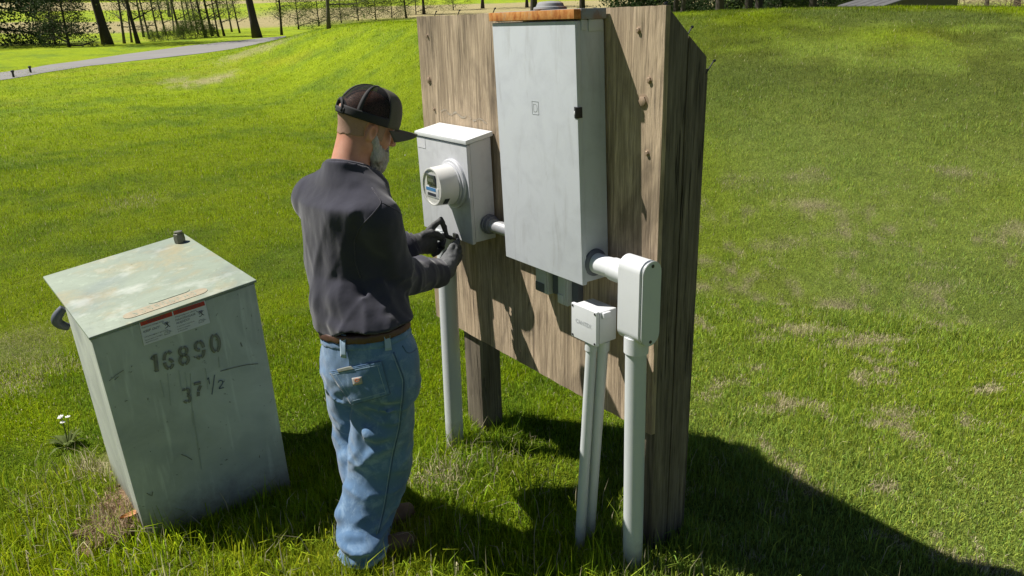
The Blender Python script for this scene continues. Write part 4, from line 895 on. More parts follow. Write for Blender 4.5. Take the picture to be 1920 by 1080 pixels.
part('front_panel', cshell(22, 158, E0, 89, 40, 24, .004), M['capfront'], cap, hard=False, solid=.002)
part('mesh_back', cshell(158, 382, E0, 89, 112, 40, 0, hole), M['capmesh'], cap, hard=False)
bands = [cshell(158, 382, E0, 8, 90, 5, .008, hole)]
for a_ in (22, 158, 325, 215, 270): bands.append(cshell(a_-(4.5 if a_ > 200 else 2.5), a_+(4.5 if a_ > 200 else 2.5), 6 if a_ != 270 else 24, 89, 2, 24, .007))
# rim of the opening
rim = [capp(270+19*math.cos(t_), -2+18*math.sin(t_), .012) for t_ in np.linspace(-.1, math.pi+.1, 30)]
bands.append(tube(rim, .005, 8)); part('band', join(bands), M['capblack'], cap, hard=False, solid=.0016)
part('strap', join([cshell(244, 296, E0-1, E0+10, 20, 3, .012)]), M['capblack'], cap, hard=False, solid=.003)
part('front_seam', cshell(88.8, 91.2, 0, 89, 1, 20, .010), M['capblack'], cap, hard=False)
part('button', _lathe(hl(0, -.004, .040+CRz*.93-.001), HU, [(0, .010), (.004, .009), (.006, .004)], 14), M['capfront'], cap)
# visor
V = []; F = []; nu, nv = 30, 10
for i in range(nu+1):
    a_ = 30+120*i/nu
    for j in range(nv+1):
        q_ = j/nv; base = capp(a_, E0, .006); sx = math.cos(R(a_)); ext = .084*(1-abs(sx)**2.6*.95)
        V.append(base+HF*ext*q_*.98-HU*(-.006*q_+.056*q_*sx*sx+.010*sx*sx)+HXr*sx*.012*q_)
for i in range(nu):
    for j in range(nv): F.append([i*(nv+1)+j, (i+1)*(nv+1)+j, (i+1)*(nv+1)+j+1, i*(nv+1)+j+1])
part('visor', (np.array(V), F), M['capfront'], cap, hard=False, solid=.0022)

# ---- shirt
spine = [(pel+uz*.03-fw_*.01, .188, .142), (pel+uz*.14-fw_*.01, .184, .140), (chest-uz*.16, .184, .136), (chest, .184, .128), (chest+uz*.10, .192, .122), (neckb-uz*.045, .150, .100), (neckb+uz*.012, .086, .080)]
NP = uz*.90+fw_*.38-rt_*.06; NP = NP/np.linalg.norm(NP)
def torso(P, grow=0.0):
    z = P[..., 2]; zs = np.array([c[0][2] for c in spine]); cx = np.interp(z, zs, [c[0][0] for c in spine]); cy = np.interp(z, zs, [c[0][1] for c in spine])
    # shoulders twist with the raised arms
    sa = (shR-shL); sa[2] = 0; sa /= np.linalg.norm(sa); tw = sstep(pel[2]+.1, chest[2], z)[..., None]; rx = rt_[:2]*(1-tw)+sa[:2]*tw; rx /= np.linalg.norm(rx, axis=-1)[..., None]; fy = np.stack([-rx[..., 1], rx[..., 0]], -1)
    q = np.stack([P[..., 0]-cx, P[..., 1]-cy], -1); u_ = (q*rx).sum(-1); v_ = (q*fy).sum(-1)
    wd = np.interp(z, zs, [c[1] for c in spine])+grow; dp = np.interp(z, zs, [c[2] for c in spine])+grow
    k_ = (np.abs(u_/wd)**2.4+np.abs(v_/dp)**2.4)**(1/2.4); d = (k_-1)*np.minimum(wd, dp)*.9
    return np.maximum(d, z-zs[-1]-.03)
def seg_fold(P, a, b_, r, amt):
    """a soft ridge (amt > 0) or crease (amt < 0) along a-b"""
    a = np.asarray(a, float); ab = np.asarray(b_, float)-a; t_ = np.clip(((P-a)@ab)/(ab@ab), 0, 1); q = np.linalg.norm(P-a-t_[..., None]*ab, axis=-1); return -amt*np.exp(-(q/r)**2)*np.sin(np.pi*np.clip(.1+.8*t_, 0, 1))
def onsurf(px, py, Yv): return atY(px, py, Yv)
SF = []   # (px0, py0, px1, py1, Y, radius, amount)
for a in ((585, 505, 660, 640, 2.62, .020, .012), (600, 560, 640, 640, 2.62, .014, -.012), (620, 520, 690, 620, 2.60, .02, .010), (560, 430, 600, 560, 2.66, .022, .006), (575, 440, 612, 560, 2.66, .014, -.005),
          (610, 585, 700, 640, 2.58, .014, -.014), (640, 500, 690, 600, 2.58, .02, -.008), (690, 430, 660, 520, 2.62, .018, -.006), (640, 400, 700, 392, 2.62, .016, .008), (735, 600, 650, 620, 2.56, .012, .010),
          (600, 600, 660, 625, 2.60, .010, .010), (660, 350, 700, 380, 2.7, .012, -.006), (570, 480, 590, 600, 2.66, .012, .009), (560, 400, 640, 420, 2.66, .03, .006), (670, 540, 700, 610, 2.56, .016, .012)): SF.append(a)
AF = [(676, 395, 662, 455, 2.60, .009, -.022), (662, 440, 670, 520, 2.60, .009, -.024), (666, 505, 692, 575, 2.62, .009, -.022)]
for a in ((735, 560, 760, 490, 2.86, .011, -.014), (755, 570, 775, 500, 2.9, .010, .010), (775, 562, 795, 500, 2.94, .010, -.012), (792, 556, 808, 490, 2.97, .009, .010), (808, 548, 820, 495, 3.0, .009, -.010), (690, 500, 740, 540, 2.72, .018, .012), (686, 530, 735, 570, 2.74, .014, -.014), (700, 440, 760, 500, 2.70, .020, -.008), (715, 430, 745, 520, 2.68, .014, .008),
          (725, 535, 790, 500, 2.82, .012, -.012), (700, 455, 725, 505, 2.66, .012, -.010)): AF.append(a)
hem_c = atY(690, 634, 2.62)
def shirt(P):
    d = torso(P)
    # shoulder yoke and sleeves
    for a, b_, c_, sg in ((shR, elR, wrR, 1), (shL, elL, wrL, -1)):
        d = smin(d, rc(P, neckb-uz*.045, a+uz*.012, .070, .074), .06)
        arm = smin(rc(P, a, b_, .090, .084), rc(P, b_, c_, .080, .053), .03)
        d = smin(d, arm, .010 if sg > 0 else .03)
    for x0, y0, x1, y1, Yv, r_, am in SF+AF: d = d+seg_fold(P, onsurf(x0, y0, Yv), onsurf(x1, y1, Yv+(.0)), r_*2.1, am*1.1)*(np.abs(d) < .09)
    rdg = lambda Q, o=0: (1-np.abs(2*vnoise(Q, 1.0, o)-1))**4
    wpx = (vnoise(P, 6, 9)-.5)[..., None]*.06; band_ = np.abs(d) < .06; u_ = (P+wpx)@rt_; f_ = (P+wpx)@fw_; z_ = (P+wpx)[..., 2]
    q1 = np.stack([(u_+.45*z_)*15, f_*8, z_*4.0], -1); q2 = np.stack([(u_-.5*z_)*11, f_*9, z_*5.0], -1); low = sstep(chest[2]+.12, pel[2]+.05, P[..., 2])
    d = d-band_*(.009*rdg(q1)*(.12+.88*low)+.007*rdg(q2, 13)*(.12+.88*low))
    for a, b_, c_ in ((shR, elR, wrR), (shL, elL, wrL)):
        for p_, r_ in ((a, b_), (b_, c_)):
            ax_ = (r_-p_)/np.linalg.norm(r_-p_); t_ = (P-p_)@ax_; L1 = np.linalg.norm(r_-p_); rad_ = np.linalg.norm(P-p_-t_[..., None]*ax_, axis=-1); m_ = band_*(rad_ < .13)*sstep(-.02, .06, t_)*(1-sstep(L1-.01, L1+.05, t_)); el_ = (sstep(.3, 1, t_/L1) if p_ is a else 1-.5*sstep(.3, 1, t_/L1))
            sw = P@np.array([.4, -.5, .77]); d = d-m_*el_*.0085*rdg(np.stack([(t_+.25*sw)*26, rad_*4, sw*5], -1), 5)
    d = d+(vnoise(P*np.array([1, 1, .5]), 11, 3)-.5)*.010+(vnoise(P*np.array([1.4, 1.4, .7]), 26, 8)-.5)*.005
    # hem: lower on the left back, tucked up at the right side
    side = (P-pel)@rt_; hz_ = pel[2]+.112+.20*np.maximum(side, -.12)+.012*np.sin(side*28)
    d = np.maximum(d, hz_-P[..., 2])
    # wrist ends
    for b_, c_ in ((elR, wrR), (elL, wrL)):
        ax_ = (c_-b_)/np.linalg.norm(c_-b_); t_ = (P-c_)@ax_; near = np.linalg.norm(P-c_, axis=-1) < .11; d = np.where(near, np.maximum(d, t_-.004), d)
    d = smin(d, rc(P, neckb-uz*.07-fw_*.01, neckb+uz*.03-fw_*.005, .105, .078), .03); d = np.maximum(d, (P-neckb)@NP-.012)
    return d
loS = np.array([shL[0]-.16, 2.42, pel[2]-.02]); hiS = np.array([wrR[0]+.08, wrR[1]+.14, neckb[2]+.08])
shv = surf(shirt, loS, hiS, .0075, 2)
sh_o = part('shirt', shv, M['shirt'], man, hard=False)
# collar rib and cuffs
cc_ = neckb+NP*.012-fw_*.004; r1_ = rt_-NP*(rt_@NP); r1_ /= np.linalg.norm(r1_); f1_ = np.cross(NP, r1_); rr_ = [cc_+r1_*.080*math.cos(t_)+f1_*.080*math.sin(t_) for t_ in np.linspace(0, 2*math.pi, 49)]
part('collar', tube(rr_, .0105, 10), M['rib'], sh_o, hard=False)
def seamtube(pts, r_, mat, nm, par, tgt, lift=.001, n=60):
    """a stitched seam lying on the cloth: pixels of the photo -> points on the garment"""
    P = []; pts = np.array(subd(pts, 4))
    for p in pts:
        dd_ = Vector(ray(*p)).normalized(); h_ = tgt.ray_cast(Vector(C0), dd_)
        if h_[0]: P.append(np.array(h_[0])+np.array(h_[1])*(lift if np.dot(h_[1], dd_) < 0 else -lift))
    if len(P) > 2:
        P = np.array(P); 
        for _ in range(2): P[1:-1] = .5*P[1:-1]+.25*(P[:-2]+P[2:])
        return tube(P, r_, 8)
bvS = BVHTree.FromPolygons([tuple(v) for v in shv[0]], [list(map(int, f)) for f in shv[1]])
ss = [x for x in (seamtube([(697, 352), (708, 368), (716, 380), (700, 400), (676, 425), (664, 450), (666, 490), (676, 520)], .0022, None, '', None, bvS), seamtube([(716, 380), (745, 395), (765, 415)], .0016, None, '', None, bvS)) if x]
if ss: part('sleeve_seam', join(ss), M['rib'], sh_o, hard=False)
for c_, b_ in ((wrR, elR), (wrL, elL)):
    ax_ = (c_-b_)/np.linalg.norm(c_-b_); part('cuff', _lathe(c_-ax_*.035, ax_, [(0, .050), (.004, .0535), (.03, .052), (.05, .049), (.052, .044)], 28), M['rib'], sh_o, hard=False)

# ---- jeans
def jeans(P, grow=0.0):
    z = P[..., 2]
    q = P-(pel+uz*.02); u_ = q@rt_; v_ = q@fw_; hh = np.interp(z, [pel[2]-.22, pel[2]-.10, pel[2]+.0, pel[2]+.10, pel[2]+.20], [.165, .182, .185, .176, .172]); dd = np.interp(z, [pel[2]-.22, pel[2]-.08, pel[2]+.02, pel[2]+.14], [.11, .145, .140, .130])
    hip = ((np.abs(u_/hh)**2.3+np.abs((v_+.012)/dd)**2.3)**(1/2.3)-1)*np.minimum(hh, dd)*.9
    hip = np.maximum(np.maximum(hip, z-(pel[2]+.105+.13*u_)), (pel[2]-.17)-z)
    lr = chain(P, [hipR, knR, cfR, cf2, anR], [.122, .122, .113, .104, .088], .02); ll = smin(rc(P, hipL, knL, .112, .100), rc(P, knL, anL, .098, .082), .03)
    d = smin(hip, smin(lr, ll, .012), .05)
    for x0, y0, x1, y1, Yv, r_, am in JF: d = d+seg_fold(P, onsurf(x0, y0, Yv), onsurf(x1, y1, Yv), r_*1.8, am*1.25)*(np.abs(d) < .08)
    d = d+(vnoise(P*np.array([1, 1, .7]), 13, 5)-.5)*.013*np.clip((pel[2]-z)*6, .2, 1)+(vnoise(P, 34, 2)-.5)*.004
    rdg = lambda Q, o=0: (1-np.abs(2*vnoise(Q, 1.0, o)-1))**4
    wp = (vnoise(P, 6, 4)-.5)[..., None]*.05; u_ = (P+wp)@rt_; f_ = (P+wp)@fw_; z_ = (P+wp)[..., 2]; bd = np.abs(d) < .06
    legm = 1-sstep(pel[2]-.16, pel[2]-.02, z); d = d-bd*legm*(.010*rdg(np.stack([u_*6, f_*6, (z_+.35*u_)*15], -1))+.007*rdg(np.stack([u_*7, f_*7, (z_-.6*u_)*13], -1), 8))
    # stacked folds above the shoes
    st = np.clip((anR[2]+.16-z)/.16, 0, 1); d = d-.009*st*np.sin(z*95+vnoise(P, 9)*7)
    cutj = G0+.034+.25*np.clip((P-anR)@BD, 0, .3); cutj = np.where(np.linalg.norm((P-anL)[..., :2], axis=-1) < np.linalg.norm((P-anR)[..., :2], axis=-1), G0+.03, cutj); d = np.maximum(d, cutj-z)
    return d-grow
JF = [(690, 735, 760, 745, 2.54, .014, .010), (640, 760, 700, 800, 2.58, .016, -.014), (676, 820, 730, 805, 2.56, .016, .014), (676, 838, 725, 832, 2.56, .012, -.016), (680, 870, 735, 830, 2.56, .014, .010), (665, 790, 690, 860, 2.58, .012, -.012),
      (655, 880, 690, 905, 2.54, .014, .010), (665, 905, 700, 880, 2.54, .012, -.010), (640, 960, 690, 985, 2.50, .012, .014), (636, 985, 700, 1000, 2.50, .010, -.016), (636, 1005, 700, 1012, 2.50, .010, .012), (640, 940, 680, 930, 2.52, .01, -.010),
      (700, 880, 700, 990, 2.50, .02, .006), (632, 800, 660, 800, 2.76, .012, .012), (632, 830, 662, 822, 2.76, .010, -.012), (634, 860, 660, 850, 2.76, .012, .012), (640, 700, 700, 770, 2.56, .018, -.008), (715, 760, 765, 770, 2.54, .012, -.010), (720, 790, 770, 800, 2.54, .014, .008)]
loJ = np.array([pel[0]-.26, min(anR[1], pel[1])-.22, -.06]); hiJ = np.array([pel[0]+.27, pel[1]+.38, pel[2]+.19])
jv = surf(jeans, loJ, hiJ, .0075, 2); j_o = part('jeans', jv, M['denim'], man, hard=False)
bvJ = BVHTree.FromPolygons([tuple(v) for v in jv[0]], [list(map(int, f)) for f in jv[1]])
# belt
def belt(P):
    side = (P-pel)@rt_; zz = P[..., 2]-(pel[2]+.100+.13*side); return np.maximum(jeans(P, .006), np.abs(zz)-.021)
bv_ = surf(belt, loJ, hiJ+np.array([0, 0, .03]), .007, 1); part('belt', bv_, M['leather'], j_o, hard=False)
def wband(P):
    side = (P-pel)@rt_; zz = P[..., 2]-(pel[2]+.068+.13*side); return np.maximum(jeans(P, .0025), np.abs(zz)-.014)
part('waistband', surf(wband, loJ, hiJ, .006, 1), M['denim'], j_o, hard=False)
def patch(c4, n, lift, tgt, th):
    """grid patch draped on a garment; c4 = pixel corners TL TR BR BL"""
    c4 = [np.array(c, float) for c in c4]; V = []; ok = True
    for j in range(n+1):
        for i in range(n+1):
            a, b_ = i/n, j/n; p = (c4[0]*(1-a)+c4[1]*a)*(1-b_)+(c4[3]*(1-a)+c4[2]*a)*b_; dd_ = Vector(ray(*p)).normalized(); h_ = tgt.ray_cast(Vector(C0), dd_)
            if not h_[0]: return None
            nn = np.array(h_[1]); nn = nn if np.dot(nn, dd_) < 0 else -nn; V.append(np.array(h_[0])+nn*lift)
    V = np.array(V).reshape(n+1, n+1, 3)
    for _ in range(3): V[1:-1, 1:-1] = .5*V[1:-1, 1:-1]+.125*(V[:-2, 1:-1]+V[2:, 1:-1]+V[1:-1, :-2]+V[1:-1, 2:])
    F = [[j*(n+1)+i, (j+1)*(n+1)+i, (j+1)*(n+1)+i+1, j*(n+1)+i+1] for j in range(n) for i in range(n)]
    return V.reshape(-1, 3), F
pk = patch(((619, 697), (715, 677), (731, 738), (660, 758)), 22, .0045, bvJ, .003)
if pk:
    po = part('back_pocket', pk, M['denim'], j_o, hard=False, solid=.002); g = pk[0].reshape(23, 23, 3); m_ = join([pk])
    bvP = BVHTree.FromPolygons([tuple(v) for v in pk[0]], pk[1])
    rim = [g[0, :], g[:, -1], g[-1, ::-1], g[::-1, 0]]
    part('pocket_seam', join([tube(np.array(q_), .0024, 8) for q_ in rim]), M['denim_dark'], po, hard=False)
    inn = [g[2, 1:-1], g[1:-1, 20], g[20, 20:1:-1], g[20:1:-1, 2]]
    part('pocket_stitching', join([tube(np.array(q_)+np.array([0, -.0015, .0005]), .0012, 6) for q_ in inn]), M['denim_edge'], po, hard=False)
    lb = patch(((661, 708), (679, 705), (681, 718), (664, 722)), 4, .004, bvP, .001)
    if lb:
        lo2 = part('pocket_label', lb, simple('label_cloth', (.36, .34, .32), .8), po, hard=False, solid=.001); gg = lb[0].reshape(5, 5, 3); cen = gg[2, 2]; uu = gg[2, 4]-gg[2, 0]; vv = gg[0, 2]-gg[4, 2]; nn = np.cross(uu, vv); nn /= np.linalg.norm(nn); nn = nn if nn[1] < 0 else -nn
        lf = lambda a_, b_, h: cen+uu*a_+vv*b_+nn*(.0022+h)
        part('label_emblem', join([ribbon(arc(-.02, .12, .17, .2, 60, 300), .10, lf, .0003), ribbon(arc(.12, .12, .12, .14, -120, 120), .08, lf, .0003)]), simple('orange_thread', (.50, .13, .05), .8), lo2, hard=False)
        part('label_text', join([ribbon([(-.3+.1*i, -.28), (-.24+.1*i, -.22)], .05, lf, .0003) for i in range(6)]), M['ink'], lo2, hard=False)
    cl = patch(((634, 691), (660, 685), (666, 691), (637, 697)), 4, .006, bvJ, .002)
    if cl: part('rag', cl, simple('pale_rag', (.26, .27, .24), .9), po, hard=False, solid=.002)
seams = [seamtube([(738, 660), (750, 690), (758, 712), (756, 745), (750, 800), (738, 850), (730, 900), (722, 950), (710, 1000)], .0026, None, '', None, bvJ), seamtube([(754, 648), (764, 664), (778, 658), (786, 645)], .0022, None, '', None, bvJ)]
part('side_seam', join([s_ for s_ in seams if s_]), M['denim_dark'], j_o, hard=False)
sm2 = seamtube([(735, 662), (747, 692), (755, 714), (753, 745), (747, 800), (735, 850), (727, 900), (719, 950), (707, 1000)], .0016, None, '', None, bvJ)
if sm2: part('seam_stitching', sm2, M['denim_edge'], j_o, hard=False)
for c4 in (((640, 630), (651, 632), (653, 670), (643, 668)), ((718, 624), (729, 620), (732, 656), (721, 658))):
    p_ = patch(c4, 5, .010, bvJ, .002)
    if p_: part('belt_loop', p_, M['denim_edge'], j_o, hard=False, solid=.0015)
def body_sdf(P):
    d = head_sdf(P); z = P[..., 2]; inner = np.minimum(shirt(P), jeans(P))+.014; inner = np.minimum(inner, rc(P, neckb-uz*.08, neckb+uz*.12, .066, .072)); inner = np.minimum(inner, np.minimum(rc(P, wrR, wrR+(wrR-elR)*.1, .02, .02), rc(P, wrL, wrL+(wrL-elL)*.1, .02, .02))); inner = np.minimum(inner, np.minimum(rc(P, anR, anR-uz*.03, .035, .035), rc(P, anL, anL-uz*.03, .035, .035)))
    return np.where((P-neckb)@NP < .016, np.maximum(d, inner), d)
lo_b = np.minimum.reduce([anR, anL, wrR, wrL, shL])-.13; hi_b = np.array([max(wrR[0], wrL[0], headc[0])+.16, 3.30, headc[2]+.20])
# coarse body below the neck, fine head: one continuous surface sampled at 4.5 mm near the head only
Vb, Fb = surf(body_sdf, lo_b, hi_b, .0125, 1)
bodyV, bodyF = Vb, Fb
Vh, Fh = surf(body_sdf, np.minimum(HC, neckb)-np.array([.16, .16, .03]), HC+.18, .004, 1)
zc = float(neckb[2]-.005)
# weld: keep coarse part under the collar height, fine part above it (the seam is hidden under the collar)
def cutz(V, F, f): keep = [q_ for q_ in F if f(V[q_].mean(0))]; u_ = np.unique(np.array(keep)); mp = {int(k): i for i, k in enumerate(u_)}; return V[u_], [[mp[int(i)] for i in q_] for q_ in keep]
inhead = lambda c: c[2] > zc-.02 and np.linalg.norm(c[:2]-neckb[:2]) < .30
body = mk('body', *join([cutz(Vb, Fb, lambda c: not (c[2] > zc and np.linalg.norm(c-HC) < .30)), cutz(Vh, Fh, lambda c: c[2] > zc-.012)]), M['skin'], man)
hemc = [anR, anL]
def hems(P): return np.maximum(jeans(P, .003), np.abs(P[..., 2]-(G0+.034+.25*np.clip((P-anR)@BD, 0, .3)+.008))-.009)
part('hem', surf(hems, loJ, np.array([hiJ[0], hiJ[1], .22]), .006, 1), M['denim_edge'], j_o, hard=False)
# ---- boots
def boot(ank, az_, nm='boot'):
    f_ = np.array([math.cos(az_), math.sin(az_), 0]); r_ = np.array([f_[1], -f_[0], 0]); o_ = np.array([ank[0], ank[1], G0]); Mx = np.stack([r_, f_, uz], 1)
    L_ = lambda x, y, z: o_+Mx@np.array([x, y, z])
    def up(P):
        d = rc(P, L_(0, -.035, .055), L_(0, .05, .058), .046, .045); d = smin(d, rc(P, L_(0, .05, .055), L_(.005, .165, .042), .044, .034), .02); d = smin(d, rc(P, L_(0, -.02, .06), L_(0, -.015, .10), .045, .045), .03); d = smin(d, ell(P, L_(.004, .15, .050), (.046, .065, .034), Mx), .015)
        d = d+(vnoise(P, 40)-.5)*.006; return np.maximum(d, .026-(P[..., 2]-G0))
    def so(P):
        Q = (P-o_)@Mx; x, y, z = Q[..., 0], Q[..., 1], Q[..., 2]; wd = np.interp(y, [-.085, -.05, .02, .12, .19, .225], [.020, .042, .038, .052, .044, .012]); d = np.maximum(np.abs(x)-wd, np.abs(z-.014)-.014); d = np.maximum(d, np.maximum(-.088-y, y-.226)); return np.maximum(d, -(z)+(.010*(np.abs(y+.0)<.03)))
    b_ = part(nm, surf(up, o_-np.array([.3, .3, .01]), o_+np.array([.3, .3, .26]), .007, 2), M['tan_leather'], man, hard=False)
    part('sole', surf(so, o_-np.array([.3, .3, .02]), o_+np.array([.3, .3, .06]), .006, 1), M['sole'], b_, hard=False)
    part('lace', join([tube([L_(-.03, .045+.022*i, .105-.012*i), L_(0, .05+.022*i, .112-.012*i), L_(.03, .045+.022*i, .105-.012*i)], .003, 6) for i in range(4)]), M['capblack'], b_, hard=False)
boot(bR, R(21)); boot(bL, R(45))

# ---- gloved hands (each finger its own chain)
def J3(lst): return [atY(*p) for p in lst]
def hand(palm, fingers, thumb, k=.008):
    def fn(P):
        d = None
        for a, b_, ra, rb in palm: q = rc(P, a, b_, ra, rb); d = q if d is None else smin(d, q, .02)
        for pts, r_ in fingers+[thumb]: d = smin(d, chain(P, pts, r_, .004), k)
        return d+(vnoise(P, 70)-.5)*.004
    allp = np.array([a for a, b_, _, _ in palm]+[b_ for a, b_, _, _ in palm]+[p for pts, _ in fingers+[thumb] for p in pts])
    return surf(fn, allp.min(0)-.06, allp.max(0)+.06, .0032, 1)
r4 = [.0135, .0125, .0115, .0105]
# left hand: seen from its thumb side, index finger bent over the thumb
pL = [(atY(778, 455, 3.19), atY(806, 447, 3.25), .036, .036), (atY(782, 462, 3.19), atY(806, 462, 3.27), .034, .034)]
fL = [(J3([(804, 433, 3.24), (815, 422, 3.25), (827, 412, 3.27), (833, 425, 3.28), (837, 440, 3.29)]), [.016, .0135, .0125, .0115, .0105]),
      (J3([(808, 446, 3.27), (822, 446, 3.29), (832, 450, 3.30), (830, 459, 3.28)]), r4), (J3([(808, 457, 3.28), (822, 459, 3.30), (829, 464, 3.30), (823, 470, 3.28)]), r4), (J3([(804, 466, 3.27), (815, 471, 3.29), (820, 474, 3.28), (813, 478, 3.26)]), [.012, .011, .0105, .0095])]
tL = (J3([(795, 440, 3.20), (809, 436, 3.21), (819, 439, 3.23), (829, 445, 3.25)]), [.018, .0145, .0135, .0125])
gl = part('glove', hand(pL, fL, tL), M['glove'], man, hard=False)
dL = (wrL-elL)/np.linalg.norm(wrL-elL); part('glove_cuff', _lathe(wrL-dL*.01, (atY(784, 455, 3.19)-wrL)+dL*.03, [(0, .041), (.03, .040), (.055, .040), (.06, .036)], 24), M['glove'], gl, hard=False)
# right hand: back of the hand towards us, index and thumb meeting under the box
pR = [(atY(836, 507, 3.12), atY(847, 482, 3.20), .040, .033), (atY(838, 500, 3.13), atY(840, 482, 3.21), .036, .030)]
fR = [(J3([(848, 480, 3.19), (854, 468, 3.22), (857, 459, 3.25), (859, 451, 3.28)]), [.0145, .013, .0115, .0105]),
      (J3([(856, 482, 3.21), (861, 472, 3.25), (860, 463, 3.28), (855, 458, 3.29)]), r4), (J3([(858, 488, 3.22), (862, 479, 3.26), (858, 471, 3.28), (852, 470, 3.28)]), r4), (J3([(856, 494, 3.22), (860, 487, 3.26), (856, 480, 3.27), (851, 479, 3.27)]), [.012, .011, .0105, .0095])]
tR = (J3([(838, 483, 3.17), (842, 472, 3.19), (847, 463, 3.22), (853, 455, 3.25)]), [.017, .0145, .013, .011])
gr_ = part('glove', hand(pR, fR, tR), M['glove_pale'], man, hard=False)
dR = (wrR-elR)/np.linalg.norm(wrR-elR); part('glove_cuff', _lathe(wrR-dR*.012, (atY(840, 500, 3.14)-wrR)+dR*.02, [(0, .047), (.03, .046), (.06, .045), (.064, .040)], 26), M['glove_pale'], gr_, hard=False)
# the tool in his fingers
tA_, tB_, tC_ = atY(829, 440, 3.275), atY(846, 446, 3.30), atY(860, 451, 3.32)
tl_ = empty('hand_tool', tB_, 'small black pointed hand tool held in the gloved fingers under the meter box', 'tool')
part('handle', tube([tA_, tB_], [.009, .010], 12), M['blackmetal'], tl_); part('blade', tube([tB_, tC_], [.006, .002], 10), M['screw'], tl_)


# ================================================================== grass blades
def blades(name, xy, hgt, wid, col, lean=.5, seg2=True, mat=None, label=None, z0=None, curl=.5, flat=None):
    n = len(xy); z = terr(xy[:, 0], xy[:, 1]) if z0 is None else z0
    base = np.stack([xy[:, 0], xy[:, 1], z-.004], 1)
    a = rng.uniform(0, 2*math.pi, n); ld_ = np.stack([np.cos(a), np.sin(a), 0*a], 1); b = a+rng.uniform(.6, 2.5, n); wv = np.stack([np.cos(b), np.sin(b), 0*b], 1)*wid[:, None]*.5
    le = np.abs(rng.normal(0, lean, n)); le = np.minimum(le, 1.3); up = np.array([0, 0, 1.])
    d1 = ld_*np.sin(le*.5)[:, None]+up*np.cos(le*.5)[:, None]; d2 = ld_*np.sin(le*1.0+curl*le)[:, None]+up*np.cos(le+curl*le)[:, None]
    if seg2:
        m1 = base+d1*hgt[:, None]*.55; tp = m1+d2*hgt[:, None]*.5
        V = np.stack([base-wv, base+wv, m1+wv*.8, m1-wv*.8, tp], 1).reshape(-1, 3); k = 5
        i0 = np.arange(n)*5; loops = np.stack([i0, i0+1, i0+2, i0+3, i0+3, i0+2, i0+4], 1).ravel(); tot = np.tile([4, 3], n)
    else:
        tp = base+(d1+d2)*.5*hgt[:, None]
        V = np.stack([base-wv, base+wv, tp], 1).reshape(-1, 3); k = 3; loops = np.arange(3*n); tot = np.full(n, 3)
    me = bpy.data.meshes.new(name); me.vertices.add(len(V)); me.vertices.foreach_set('co', V.ravel().astype(np.float32)); me.loops.add(len(loops)); me.loops.foreach_set('vertex_index', loops.astype(np.int32))
    me.polygons.add(len(tot)); st = np.concatenate([[0], np.cumsum(tot)[:-1]]); me.polygons.foreach_set('loop_start', st.astype(np.int32)); me.update(calc_edges=True)
    ca = me.color_attributes.new('tint', 'FLOAT_COLOR', 'POINT'); cr = np.repeat(np.concatenate([col, np.ones((n, 1))], 1), k, axis=0); ca.data.foreach_set('color', cr.ravel().astype(np.float32))
    return me
def blk(x, y):
    """nothing grows under the pad or inside posts and pipes"""
    q = np.stack([x, y], -1); ok = np.ones(len(x), bool)
    e_ = np.array([.8425, .5387]); nb = np.array([-.5387, .8425]); u_ = (q-tD[:2])@e_; v_ = (q-tD[:2])@nb; sk = u_+v_*.106
    ok &= ~((sk > -.005) & (sk < .635) & (v_ > .0) & (v_ < .9))
    return ok
def rnd_wedge(n, r0, r1, pw, a0=-.72, a1=.72):
    u_ = rng.random(n)
    if pw == 2: r = np.sqrt(r0*r0+u_*(r1*r1-r0*r0))          # even density
    else: r = r0*(r1/r0)**u_                                   # density ~ 1/r^2
    a = rng.uniform(a0, a1, n); return r*np.sin(a), r*np.cos(a), r
def bcol(x, y, n):
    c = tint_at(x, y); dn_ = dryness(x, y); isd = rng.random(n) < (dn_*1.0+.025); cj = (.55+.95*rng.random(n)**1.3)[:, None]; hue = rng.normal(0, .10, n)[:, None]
    c = c*cj*np.concatenate([1+hue, np.ones_like(hue), 1-hue], 1); straw = np.array([.64, .57, .36])*rng.uniform(.55, 1.15, n)[:, None]
    c = np.where(isd[:, None], straw, c); return np.clip(c, 0, 1), dn_
QG = 1.0
parts_g = []
